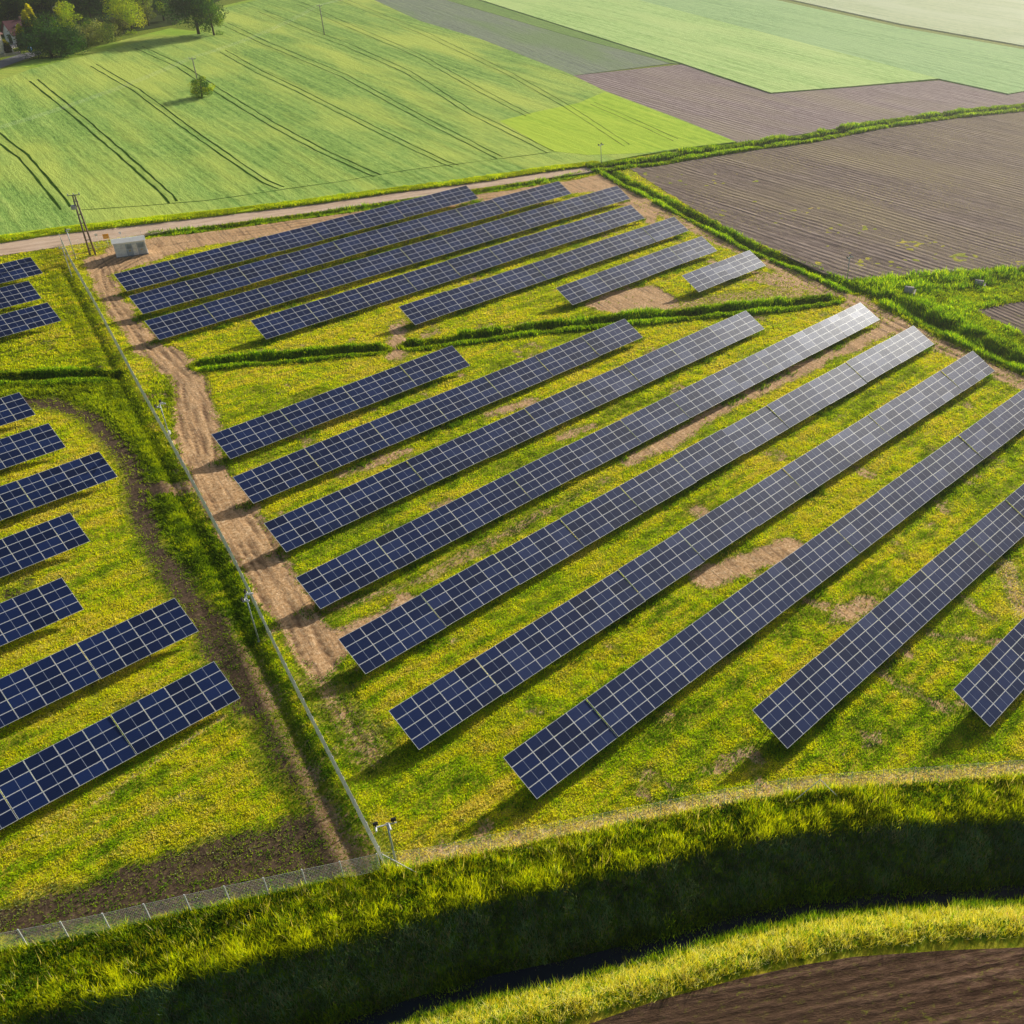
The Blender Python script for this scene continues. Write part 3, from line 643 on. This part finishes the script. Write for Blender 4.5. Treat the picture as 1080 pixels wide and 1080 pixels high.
weeds('hedge_bank_shrubs', HEDGE, -.2, 1.6, 9000, .5, 1.6, WG, [3, 2.5, 2], wd=.35, z=.05); weeds('hedge_bank_shrubs', HEDGE, -3.2, -1.9, 7000, .3, 1.0, WG, [3, 1.5, 3], wd=.35, z=.05)
for lo_, hi_ in ((.45, 1.3), (-1.2, -.5)):
    weeds('water_edge_weeds', WATER, lo_, hi_, 5200, .15, .75, [(.14, .26, .02), (.30, .40, .02), (.08, .16, .02)], [3, 2, 2], wd=.09)
VG = pts([(-60, 262), (0, 255), (59, 246), (160, 234.5), (240, 225.5), (330, 214.5), (420, 202), (500, 192), (580, 180), (632, 173.5)])
weeds('track_verge_grass', VG, -.9, 1.6, 14000, .15, .5, [(.5, .62, .01), (.3, .46, .008), (.72, .74, .02)], [3, 2, 2], wd=.3, z=.3)
# weedy triangle right of the east ditch
tp = pts([(925, 312), (1000, 302), (1085, 296), (1300, 275), (1300, 470), (1100, 396), (1000, 348)]); k = 60000
X = rng.uniform(100, 172, k); Y = rng.uniform(30, 110, k); P8 = pts([(1028, 328), (1060, 321), (1300, 288), (1300, 440), (1120, 372), (1075, 352)])
s1 = inside(X, Y, tp) & vis(X, Y, 40) & ~inside(X, Y, P8); X, Y = X[s1], Y[s1]; cl = vnoise(X, Y, 3, 61)*.6+vnoise(X, Y, 1.1, 62)*.4
blades('weedy_corner_plants', X, Y, .2+1.3*np.clip(cl-.3, 0, 1), np.full(len(X), .22), pal(len(X), WG+[(.32, .36, .03)], [3, 1.6, 3, 1.6])*(.45+1.1*cl)[:, None], nb=5, spread=.25, lean=.3)
P2 = pts([(890, 297), (1085, 283), (1300, 262), (1300, 285), (1085, 297), (960, 312), (925, 314)]); k = 16000; X = rng.uniform(120, 172, k); Y = rng.uniform(50, 100, k)
s1 = inside(X, Y, P2) & vis(X, Y, 40); X, Y = X[s1], Y[s1]; cl = vnoise(X, Y, 2, 63)
blades('ditch_side_plants', X, Y, .4+1.2*cl, np.full(len(X), .25), pal(len(X), WG, [3, 2, 3])*(.6+.8*cl)[:, None], nb=6, spread=.3, lean=.3)

# ------------------------------------------------------------------ fences
WIRE = plain('fence_wire', (.88, .88, .80), .5, 0, .03); POSTM = plain('fence_post_zinc', (.82, .82, .80), .5, 0, .05)
def resample(P, step):
    A = [Vector((x, y, 0)) for x, y in P]; out = [A[0].copy()]; left = step
    for a, b_ in zip(A[:-1], A[1:]):
        L = (b_-a).length; s = 0
        while L-s >= left: s += left; out.append(a.lerp(b_, s/L)); left = step
        left -= (L-s)
    return out
def gz(x, y): return float(height(np.array([x]), np.array([y]))[0]) if -18 < x < 175 and 2 < y < 208 else 0.0
def fence(name, line, label, step=2.5, h=1.9, dv=.10, dh=.16, wr=.004, braces=(), pr=.03):
    R = resample(line, step); root = empty(name, (R[0].x, R[0].y, 0)); tag(root, label, 'fence'); o0 = R[0].copy()
    zs = [gz(p.x, p.y)*.3 for p in R]
    for p, z in zip(R, zs):
        mb = MB(); q = p-o0; mb.tube([(q.x, q.y, z-.3), (q.x, q.y, z+h+.05)], pr, 6); mb.build('post', POSTM, root)
    mb = MB()
    for (a, za), (b_, zb) in zip(zip(R[:-1], zs[:-1]), zip(R[1:], zs[1:])):
        nn = int(step/dv)
        A = a-o0; B = b_-o0; d = (B-A).normalized(); nrm = Vector((-d.y, d.x, 0))*wr
        for k in range(nn):
            u = k/nn; p = A.lerp(B, u); z = za+(zb-za)*u
            mb.add([p+nrm+Vector((0, 0, z+.05)), p-nrm+Vector((0, 0, z+.05)), p-nrm+Vector((0, 0, z+h)), p+nrm+Vector((0, 0, z+h)),
                    p+d*wr*2+Vector((0, 0, z+.05)), p+d*wr*2+Vector((0, 0, z+h))], [(0, 1, 2, 3), (0, 4, 5, 3), (1, 2, 5, 4)])
        for k in range(int(h/dh)+1):
            zz = .05+k*dh; r2 = wr*(1.8 if k in (0, int(h/dh)) else 1)
            mb.tube([A+Vector((0, 0, za+zz)), B+Vector((0, 0, zb+zz))], r2, 3, caps=False)
    mb.build('wire_mesh', WIRE, root)
    for (bp, bd) in braces:
        mb = MB(); p = Vector((*bp, 0))-o0; q = Vector((*bd, 0))-o0
        mb.tube([p+Vector((0, 0, 1.7)), q+Vector((0, 0, .05))], .035, 6); mb.build('brace', POSTM, root)
    return root
cx_, cy_ = FENCE_C[-1]
fence('wire_fence', FENCE_C, 'long pale wire mesh fence between the soil track and left panel block', dv=.05, dh=.10, wr=.006, pr=.045)
fence('wire_fence', FENCE_SW, 'wire fence with light posts below the lower left brown strip', h=1.85, pr=.045, wr=.005)
br = at(863, 838); l1, l2 = at(835, 847), at(885, 842)
fence('wire_fence', FENCE_SE, 'thin wire fence along the straw strip above the right tall grass', h=1.85, pr=.022, wr=.0028,
      braces=[((cx_, cy_), at(440, 921)), (br, l1), (br, l2)])
FENCE_N = pts([(68, 266), (100, 262), (150, 255), (156, 254)]); fence('wire_fence', FENCE_N, 'short thin wire fence behind the white kiosk', h=1.9, pr=.025, wr=.003)

# ------------------------------------------------------------------ camera masts
WHITE = plain('white_paint', (.78, .78, .78), .4, 0, .04); BLACK = plain('black_plastic', (.02, .02, .022), .5, 0, .1); GREY = plain('mast_grey', (.45, .52, .52), .45, .4, .06)
def mast(px, py, h, rz, label, box=False):
    x, y = at(px, py); root = empty('camera_mast', (x, y, gz(x, y)), rz); tag(root, label, 'camera mast', 'camera masts along the fences')
    mb = MB(); mb.tube([(0, 0, -.3), (0, 0, h)], [.075, .06], 8); mb.tube([(0, 0, 0), (0, 0, .12)], .12, 8); mb.build('pole', GREY, root, True)
    mb = MB(); mb.box((-.1, 0, h-.1), (1.5, .07, .07)); mb.box((0, 0, h-.1), (.16, .16, .2)); mb.build('bracket', WHITE, root)
    for sx_ in (-.75, .45):
        mb = MB(); mb.box((sx_, .12, h+.12), (.34, .12, .26)); mb.box((sx_, 0, h-.02), (.06, .06, .16)); mb.build('floodlight', BLACK, root)
    mb = MB(); mb.tube([(.1, -.05, h+.08), (.18, -.62, h-.02)], .085, 8); mb.box((.12, -.25, h-.05), (.08, .1, .12)); mb.build('camera', WHITE, root)
    mb = MB(); mb.tube([(-.75, .1, h-.1), (-.75, -.45, h-.02)], .07, 8); mb.build('camera', WHITE, root)
    if box: mb = MB(); mb.box((0, -.12, 1.4), (.28, .18, .42)); mb.build('junction_box', WHITE, root)
mast(418.5, 914, 4.7, -.5, 'grey camera mast with two black floodlights at the bottom fence corner')
mast(273, 676, 5.4, .9, 'camera mast on the dark soil strip left of the long fence')
mast(181, 467, 5.2, .7, 'white camera mast with junction box beside the widest track bend', True)
mast(80, 273, 4.9, 1.2, 'slim camera mast at the far end of the long fence')
mast(634.3, 175, 4.6, .3, 'pale camera mast at the upper corner where hedge and track meet')
mast(893.3, 297, 4.6, .2, 'pale camera mast on the ditch beside the ploughed field')
x, y = at(86, 291)
root = empty('lattice_pole', (*at(76, 292), 0)); tag(root, 'pale pole with crossbar left of the long fence top end', 'pole')
mb = MB(); mb.tube([(0, 0, -.2), (0, 0, 4.9)], .07, 7); mb.build('pole', WHITE, root); mb = MB(); mb.box((0, 0, 4.8), (.9, .08, .08)); mb.box((-.4, 0, 4.95), (.22, .16, .2)); mb.build('crossbar', WHITE, root)

# ------------------------------------------------------------------ utility poles and wires
WOOD = plain('weathered_wood', (.30, .22, .17), .85, 0, .25, 2); INS = plain('insulator', (.55, .6, .62), .3)
x, y = at(98, 269); root = empty('utility_pole', (x, y, 0), math.radians(-25)); tag(root, 'tall twin leg wooden power pole beside the white kiosk', 'power pole')
H = 10.2
for s in (-1, 1):
    mb = MB(); mb.tube([(s*.42, 0, -.5), (s*.16, 0, H)], [.17, .12], 8); mb.build('leg', WOOD, root, True)
mb = MB()
for k in range(6): z = 1.2+k*1.45; mb.box((0, .0, z), (.9-.07*k, .1, .12))
mb.build('spacer', WOOD, root)
mb = MB(); mb.box((0, 0, H+.05), (1.9, .1, .12)); mb.box((0, 0, H-1.0), (.8, .1, .1)); mb.build('crossarm', STEEL, root)
for s in (-.85, 0, .85): mb = MB(); mb.tube([(s, 0, H+.1), (s, 0, H+.28), (s, 0, H+.4)], [.05, .09, .05], 8); mb.build('insulator', INS, root)
mb = MB(); mb.box((-.55, -.25, H-1.9), (.75, .5, .55)); mb.box((-.55, -.25, H-1.55), (.5, .3, .15)); mb.build('switch_box', plain('switch_grey', (.55, .56, .6), .5), root)
def pole(px, py, h, label, rz=0.0):
    x, y = at(px, py); root = empty('utility_pole', (x, y, 0), rz); tag(root, label, 'power pole')
    mb = MB(); mb.tube([(0, 0, -.5), (0, 0, h)], [.2, .13], 8); mb.build('shaft', plain('old_pole_wood', (.42, .36, .30), .85, 0, .2, 2), root, True)
    mb = MB(); mb.box((0, 0, h-.4), (1.9, .12, .14)); mb.build('crossarm', STEEL, root)
    for s in (-.85, 0, .85): mb = MB(); mb.tube([(s, 0, h-.3), (s, 0, h-.02)], [.05, .07], 6); mb.build('insulator', INS, root)
    return Vector((x, y, h))
A = math.radians(-46)
pa = pole(210.5, 94, 8.3, 'slim power pole rising behind the lone round bush in the wheat', A); pb = pole(342.4, 38, 10.1, 'distant slim power pole in the wheat right of the oak', A)
dd = (pb-pa).normalized(); pc = pa-dd*105; pd = pb+dd*110; pc.z = pd.z = 9.5
perp = Vector((dd.y, -dd.x, 0)).normalized()
root = empty('power_line', (0, 0, 0)); tag(root, 'three pale thin overhead wires crossing the wheat between the poles', 'power line')
WM = plain('bare_wire', (.75, .76, .72), .4, .2, .02)
for s in (-.85, 0, .85):
    mb = MB()
    for a, b_ in ((pc, pa), (pa, pb), (pb, pd)):
        P = []
        for k in range(13): u = k/12; q = a.lerp(b_, u)+perp*s; q.z -= 1.3*4*u*(1-u); P.append(q)
        mb.tube(P, .010, 4, caps=False)
    mb.build('wire', WM, root)

# ------------------------------------------------------------------ kiosk (white transformer house)
kx, ky = at(123.4, 272.1); root = empty('transformer_kiosk', (kx, ky, 0), math.radians(-19.5)); tag(root, 'white prefabricated transformer kiosk with grey louvred doors on bare soil', 'kiosk')
KW, KD, KH = 4.9, 2.5, 2.45
kw = plain('kiosk_white', (.90, .92, .94), .6, 0, .04); mb = MB(); mb.box((KW/2, KD/2, KH/2), (KW, KD, KH)); mb.build('wall', kw, root)
mb = MB(); mb.box((KW/2, KD/2, -.02), (KW+.15, KD+.15, .24)); mb.build('plinth', plain('kiosk_plinth', (.33, .32, .30), .9), root)
mb = MB(); e = .18
mb.add([(-e, -e, KH), (KW+e, -e, KH), (KW+e, KD+e, KH), (-e, KD+e, KH), (-e, KD/2, KH+.38), (KW+e, KD/2, KH+.38)], [(0, 1, 5, 4), (2, 3, 4, 5), (0, 4, 3), (1, 2, 5), (3, 2, 1, 0)])
mb.build('roof', plain('kiosk_roof', (.80, .78, .72), .7, 0, .05), root)
dg = plain('kiosk_door_grey', (.46, .54, .62), .55); dl = plain('kiosk_door_light', (.86, .90, .94), .5)
for x0, wd_, mt in ((.25, 1.35, dl), (1.75, 1.0, dg), (2.85, .5, dl), (3.5, 1.25, dg)):
    mb = MB(); mb.box((x0+wd_/2, -.03, 1.12), (wd_, .06, 2.0)); d_ = mb.build('door', mt, root)
    if mt is dg:
        mb = MB()
        for k in range(5): mb.box((x0+wd_/2, -.075, 1.35+k*.12), (wd_*.7, .03, .05))
        mb.build('louvre', plain('louvre_metal', (.20, .24, .29), .5), d_)
        mb = MB(); mb.box((x0+wd_/2, -.07, .95), (.22, .02, .18)); mb.build('warning_sign', plain('sign_yellow', (.65, .45, .05), .6), d_)
# notice boards on the fence behind
def board(px, py, w_, h_, col, label, z0=1.3):
    x, y = at(px, py); root = empty('notice_board', (x, y, 0), math.radians(-19)); tag(root, label, 'sign')
    mb = MB(); mb.tube([(0, 0, 0), (0, 0, z0+h_)], .03, 6); mb.build('post', POSTM, root)
    mb = MB(); mb.box((0, -.05, z0+h_/2), (w_, .03, h_)); mb.build('panel', plain('board_paint', col, .6, 0, .03), root)
board(114.5, 258.5, .95, .85, (.85, .38, .01), 'blank orange board on the fence behind the white kiosk', 1.15)
board(104.5, 258, .45, .35, (.8, .8, .8), 'small white board left of the orange one', 1.6)
board(129.5, 256, .4, .4, (.82, .82, .82), 'small white board right of the orange one behind the kiosk roof', 1.6)
# culvert heads in the right ditch
def culvert(px, py, s, label):
    x, y = at(px, py); root = empty('culvert_head', (x, y, -.1), .4); tag(root, label, 'culvert')
    mb = MB(); n_ = 14; r0, r1 = .45*s, .62*s; V_ = []
    for yy in (-.7, .7):
        for r in (r0, r1):
            for k in range(n_): a = 2*math.pi*k/n_; V_.append((r*math.cos(a), yy, .7*s+r*math.sin(a)))
    F_ = []
    for k in range(n_):
        j = (k+1) % n_; a0, a1, b0, b1 = k, n_+k, 2*n_+k, 3*n_+k; c0, c1, d0, d1 = j, n_+j, 2*n_+j, 3*n_+j
        F_ += [(a0, a1, c1, c0), (b0, d0, d1, b1), (a1, b1, d1, c1), (a0, c0, d0, b0)]
    mb.add(V_, F_); mb.build('pipe', plain('culvert_concrete', (.55, .47, .42), .9), root, True)
    mb = MB(); mb.box((0, -.95, .35*s), (1.9*s, .25, .7*s)); mb.build('headwall', plain('culvert_wall', (.40, .36, .33), .9), root)
culvert(958, 311, 1.15, 'concrete pipe end where the two right ditches meet'); culvert(1032, 302, .9, 'smaller concrete pipe end half hidden in weeds near the right edge')

# ------------------------------------------------------------------ trees
BARK = plain('bark', (.10, .075, .05), .95, 0, .25, 1.5); LEAF = blade_mat('leaves', .4)
def tree(name, px, py, h, r, cols, label, trunk=.28, seed=0, group=None, base=.18, nl=46, per=110, ls=.55, world=None, squash=1.0, cat='tree'):
    R_ = np.random.default_rng(seed); x, y = world or at(px, py); root = empty(name, (x, y, 0)); tag(root, label, cat, group)
    mb = MB(); th = h*.72; bend = R_.normal(0, .02*h, 2)
    mb.tube([(0, 0, -.3), (bend[0]*.3, bend[1]*.3, th*.4), (bend[0], bend[1], th)], [trunk, trunk*.75, trunk*.3], 8)
    for k in range(7):
        a = k*2.4+R_.uniform(0, 1); z0 = h*(base+.12+.07*k); rr_ = r*R_.uniform(.5, .85)
        mb.tube([(bend[0]*.5, bend[1]*.5, z0), (math.cos(a)*rr_*.5, math.sin(a)*rr_*.5, z0+h*.09), (math.cos(a)*rr_, math.sin(a)*rr_, z0+h*.16)], [trunk*.45, trunk*.28, trunk*.1], 5)
    mb.build('trunk', BARK, root, True)
    cz = h*(base+1)/2; rz = h*(1-base)/2
    D = R_.normal(0, 1, (nl, 3)); D /= np.linalg.norm(D, axis=1)[:, None]; D *= (R_.uniform(.25, 1, nl)**.45)[:, None]
    lump = 1+.22*R_.normal(0, 1, nl)
    Cc = D*np.array([r, r, rz*squash])*lump[:, None]+np.array([0, 0, cz]); cr = r*R_.uniform(.27, .46, nl)
    cc_ = np.array(cols)[R_.integers(0, len(cols), nl)]*R_.uniform(.7, 1.2, (nl, 1))
    idx = np.repeat(np.arange(nl), per); k = len(idx)
    O = R_.normal(0, 1, (k, 3)); O /= np.linalg.norm(O, axis=1)[:, None]; O *= (R_.uniform(.3, 1.05, k)**.5)[:, None]
    Pc = Cc[idx]+O*cr[idx][:, None]*np.array([1, 1, .8]); Pc[:, 2] = np.maximum(Pc[:, 2], .25)
    u = R_.normal(0, 1, (k, 3)); v = R_.normal(0, 1, (k, 3)); s_ = (ls*R_.uniform(.5, 1.1, k))[:, None]
    u = u/np.linalg.norm(u, axis=1)[:, None]*s_; v = v/np.linalg.norm(v, axis=1)[:, None]*s_*.7
    T = np.stack([Pc-u*.5, Pc+u*.5, Pc+v], 1)
    tri_mesh('crown', T, LEAF, col=np.clip(cc_[idx]*R_.uniform(.75, 1.25, (k, 1)), 0, .8), parent=root); return root
DK = [(.04, .13, .025), (.08, .20, .025), (.025, .085, .02)]; MD = [(.14, .27, .015), (.28, .40, .02), (.08, .19, .02)]
BR = [(.55, .68, .012), (.78, .84, .02), (.36, .50, .012)]; OL = [(.25, .30, .09), (.38, .40, .15), (.18, .23, .05)]
def dist_h(px, base_y, top_y):
    x, y = at(px, base_y); lo = .5
    for h_ in np.arange(.5, 45, .25):
        if project((x, y, h_))[1] <= top_y: return h_
    return 20
tree('oak_tree', 210, 37, 16.5, 8.5, DK+[(.06, .10, .015)], 'big dark oak standing alone at the wheat edge', .6, 1, nl=80, per=140, base=.2, ls=.7)
tree('oak_tree', 226, 38, 14.5, 4.2, MD, 'slimmer paler tree touching the right side of the big oak', .4, 2, nl=40, per=110, base=.12)
tree('round_bush', 213.5, 103.5, 5.2, 2.6, BR+MD, 'lone round bush in the middle of the wheat', .2, 3, nl=34, per=120, base=.02, ls=.4, cat='bush')
tree('broad_tree', 55, 60, 9.5, 7.5, DK, 'wide dark green tree behind the grey lane, left one', .4, 4, nl=60, per=120, base=.02)
tree('broad_tree', 72, 58, 9, 6.5, DK+[MD[2]], 'wide dark green tree, right of the lane end', .4, 5, nl=56, per=120, base=.02)
tree('bright_tree', 75, 38, 10.5, 4.2, BR, 'yellow green round tree beside the street lamp', .3, 6, nl=36, per=110, base=.15)
tree('olive_shrub', 92, 49, 7.5, 5.5, OL, 'grey green shrub with pale blossom at the field edge', .3, 7, nl=44, per=110, base=.02, cat='shrub')
tree('olive_shrub', 108, 44, 6.5, 5.0, OL+MD, 'grey green shrub in the middle of the field edge', .3, 8, nl=44, per=110, base=.02, cat='shrub')
tree('olive_shrub', 121, 37, 5.2, 4.0, OL+[(.20, .19, .09)], 'small pale shrub at the right end of the hedge', .3, 9, nl=34, per=110, base=.02, cat='shrub')
tree('bright_tree', 140, 33, 15, 6.5, BR, 'tall sunlit yellow green tree left of the oak', .4, 10, nl=60, per=120, base=.1)
tree('bright_tree', 128, 20, 15, 6.5, BR+MD, 'mid green tree behind the sunlit yellow green one', .4, 11, nl=50, per=110, base=.1)
tree('pale_tree', 157, 27, 13, 4.6, OL, 'pale olive tree between the sunlit tree and the oak', .35, 12, nl=40, per=110, base=.08)
tree('pale_tree', 173, 22, 13.5, 4.5, MD, 'dull green tree close to the left side of the oak', .35, 13, nl=40, per=110, base=.08)
gg = [(-20, 33), (-4, 30), (10, 27), (24, 25), (38, 27), (50, 24), (66, 24), (82, 26), (98, 27), (112, 26), (0, 18), (20, 14), (40, 12), (74, 12), (92, 15), (12, 8), (38, 14), (60, 10), (84, 22), (100, 6), (20, -14), (48, -10), (78, -6), (110, -14), (140, 2), (152, -12), (186, 4), (170, -14), (-10, 10), (-6, -12), (10, 24), (30, 30)]
for i, (a_, b_) in enumerate(gg[:-2]):
    tree('woodland_tree', a_, b_, 15+4*random.random(), 6.5+1.5*random.random(), [DK, MD, DK][i % 3], 'dark green tree in the wood behind the houses', .35, 30+i, group='trees of the wood behind the houses', nl=44, per=90, ls=.75, base=.1)
for i, (a_, b_) in enumerate([(240, -16), (262, -19), (284, -23), (222, -10)]):
    tree('woodland_tree', a_, b_, 15, 7, DK, 'tree of the wood above the wheat, mostly beyond the top edge', .35, 60+i, group='trees above the wheat at the top edge', nl=40, per=90, ls=.75, base=.05)
def conifer(px, py, h, r, label, seed):
    R_ = np.random.default_rng(seed); x, y = at(px, py); root = empty('garden_conifer', (x, y, 0)); tag(root, label, 'tree')
    mb = MB(); mb.tube([(0, 0, -.2), (0, 0, h*.9)], [.18, .04], 6); mb.build('trunk', BARK, root)
    k = 3000; z = R_.uniform(.03, 1, k)**.8; a = R_.uniform(0, 2*np.pi, k); rad = r*(1-z)**.6*R_.uniform(.55, 1.1, k)
    Pc = np.stack([np.cos(a)*rad, np.sin(a)*rad, z*h], -1); u = R_.normal(0, .22, (k, 3)); v = R_.normal(0, .3, (k, 3))
    top = np.clip((z-.62)*3+R_.normal(0, .25, k), 0, 1)[:, None]; cl = np.array((.035, .055, .012))*(1-top)+np.array((.95, .88, .02))*top
    tri_mesh('crown', np.stack([Pc-u, Pc+u, Pc+v], 1), LEAF, col=cl, parent=root)
conifer(27, 51, 7.0, 2.2, 'yellow topped conifer at the right corner of the maroon roofed house', 1); conifer(37, 50, 11.0, 2.8, 'tall yellow topped conifer right of the maroon roofed house', 2)
conifer(42, 49, 12.5, 2.8, 'tallest yellow topped conifer, left of the wide dark tree', 3); conifer(8, 55, 3.2, 1.5, 'small yellow shrub in front of the white house', 4)

slab('wood_floor', [(-200, 60), (0, 40), (30, 36), (60, 40), (100, 42), (150, 32), (185, 26), (205, 12), (240, -3), (300, -12), (420, -34), (400, -60), (-100, -40)], .07, plain('wood_floor_mat', (.05, .075, .012), .95, scale=.3, var=.3, spec=.05), .1)
# ------------------------------------------------------------------ houses
CREAM = plain('cream_render', (.92, .88, .86), .85, 0, .05); PINKW = plain('pale_wall', (.95, .85, .78), .85, 0, .04)
def tile_mat(name, col):
    m, t, b, o = newmat(name); n = N(t); wv = n.wave(n.pos(obj=True), 2.2, .6, 2.0, 'X'); f = n.noise(n.pos(obj=True), 1.5, 4)
    n.link(n.mix(n.math('MULTIPLY', wv, .5), n.ramp(f, [(.3, tuple(c*.7 for c in col)), (.7, col)]), tuple(c*.45 for c in col)), b.inputs['Base Color']); return m
def house(px, py, rz, W, D, H, RH, wall_m, roof_m, label, door_col):
    x, y = at(px, py)
    if px == 0: x, y = at(6.8, 55.5); x -= W*math.cos(rz); y -= W*math.sin(rz)
    root = empty('house', (x, y, 0), rz); tag(root, label, 'house')
    mb = MB(); mb.add([(0, 0, -.3), (W, 0, -.3), (W, D, -.3), (0, D, -.3), (0, 0, H), (W, 0, H), (W, D, H), (0, D, H), (0, D/2, H+RH), (W, D/2, H+RH)],
                      [(0, 1, 5, 4), (2, 3, 7, 6), (0, 4, 8, 7, 3), (1, 2, 6, 9, 5)]); mb.build('wall', wall_m, root)
    e = .6; k = RH/(D/2); mb = MB()
    for s in (0, 1):
        y0 = -e if s == 0 else D+e; z0 = H-e*k
        mb.add([(-e, y0, z0+.05), (W+e, y0, z0+.05), (W+e, D/2, H+RH+.05), (-e, D/2, H+RH+.05), (-e, y0, z0+.25), (W+e, y0, z0+.25), (W+e, D/2, H+RH+.25), (-e, D/2, H+RH+.25)],
               [(0, 3, 2, 1), (4, 5, 6, 7), (0, 1, 5, 4), (0, 4, 7, 3), (1, 2, 6, 5)])
    rf = mb.build('roof', roof_m, root)
    mb = MB(); mb.box((W*.75, D*.52, H+RH+.3), (.7, .7, 1.3)); mb.build('chimney', plain('chimney_brick', (.45, .27, .2), .9), rf)
    mb = MB(); a = Vector((W*.4, D*.28, H+RH*.56+.32)); mb.box(a, (1.0, .9, .08)); mb.build('skylight', plain('skylight_glass', (.55, .7, .85), .15), rf)
    mb = MB(); mb.box((-.05, D*.42, 1.2), (.1, 2.6, 2.4)); mb.build('garage_door', plain('door_paint', door_col, .6), root)
    for wx in (W*.3, W*.7):
        mb = MB(); mb.box((wx, -.05, H*.55), (1.2, .1, 1.2)); f_ = mb.build('window', WHITE, root); mb = MB(); mb.box((wx, -.11, H*.55), (1.0, .04, 1.0)); mb.build('pane', plain('window_glass', (.03, .04, .05), .1), f_)
house(16.5, 46.3, math.radians(4), 7.2, 7.2, 3.0, 3.4, CREAM, tile_mat('maroon_tiles', (.26, .09, .10)), 'small cream house with steep maroon roof and dark garage door', (.05, .02, .03))
house(0, 0, math.radians(20), 10, 8, 5.6, 2.0, PINKW, tile_mat('pink_tiles', (.50, .26, .2)), 'bright pale house cut by the left edge with pinkish roof', (.2, .12, .08))
x, y = at(61.6, 30); root = empty('street_lamp', (x, y, 0), math.radians(-60)); tag(root, 'tall street lamp with curved arm before the dark wood', 'street lamp')
mb = MB(); mb.tube([(0, 0, -.2), (0, 0, 6.6), (.3, 0, 7.1), (1.4, 0, 7.3)], [.13, .09, .08, .06], 8); mb.build('post', plain('lamp_concrete', (.5, .48, .44), .8), root, True)
mb = MB(); mb.tube([(1.2, 0, 7.3), (1.5, 0, 7.32), (2.3, 0, 7.3)], [.1, .28, .2], 8); mb.build('lamp_head', WHITE, root, True)
# garden wall
mb = MB(); a, b_ = at(-60, 70), at(22, 57); A_, B_ = Vector((*a, 0)), Vector((*b_, 0)); d_ = B_-A_
root = empty('garden_wall', (a[0], a[1], 0), math.atan2(d_.y, d_.x)); tag(root, 'low pale garden wall with posts along the village lane', 'wall'); L_ = d_.length
mb.box((L_/2, 0, .35), (L_, .2, .9)); mb.build('base', plain('wall_block', (.5, .44, .42), .9), root)
for k in range(int(L_/3)): mb = MB(); mb.box((1.5+k*3, 0, .8), (.3, .3, 1.7)); mb.build('pillar', plain('pillar_block', (.55, .5, .47), .9), root)
x, y = at(32, 54); root = empty('water_barrel', (x, y, 0)); tag(root, 'bright blue barrel beside the lane in front of the conifers', 'barrel')
mb = MB(); mb.tube([(0, 0, 0), (0, 0, .1), (0, 0, .7), (0, 0, 1.25), (0, 0, 1.35)], [.5, .58, .65, .58, .48], 12); mb.build('barrel_body', plain('blue_plastic', (.02, .2, .6), .4), root, True)
mb = MB(); mb.tube([(0, 0, 1.35), (0, 0, 1.42)], .3, 12); mb.build('lid', BLACK, root)

# ------------------------------------------------------------------ haze in the low sunlit air
m = bpy.data.materials.new('haze_air'); m.use_nodes = True; t = m.node_tree; t.nodes.clear()
vo = t.nodes.new('ShaderNodeVolumeScatter'); vo.inputs['Density'].default_value = .00032; vo.inputs['Anisotropy'].default_value = .84
vo.inputs['Color'].default_value = (1, .97, .93, 1); oo = t.nodes.new('ShaderNodeOutputMaterial'); t.links.new(vo.outputs[0], oo.inputs['Volume'])
mb = MB(); mb.box((700, 700, 30), (3600, 3600, 76)); tag(mb.build('haze', m), kind='structure')
# ------------------------------------------------------------------ settings
sc.render.engine = 'CYCLES'
sc.cycles.max_bounces = 5; sc.cycles.diffuse_bounces = 2; sc.cycles.glossy_bounces = 2; sc.cycles.transmission_bounces = 3
sc.cycles.use_denoising = True
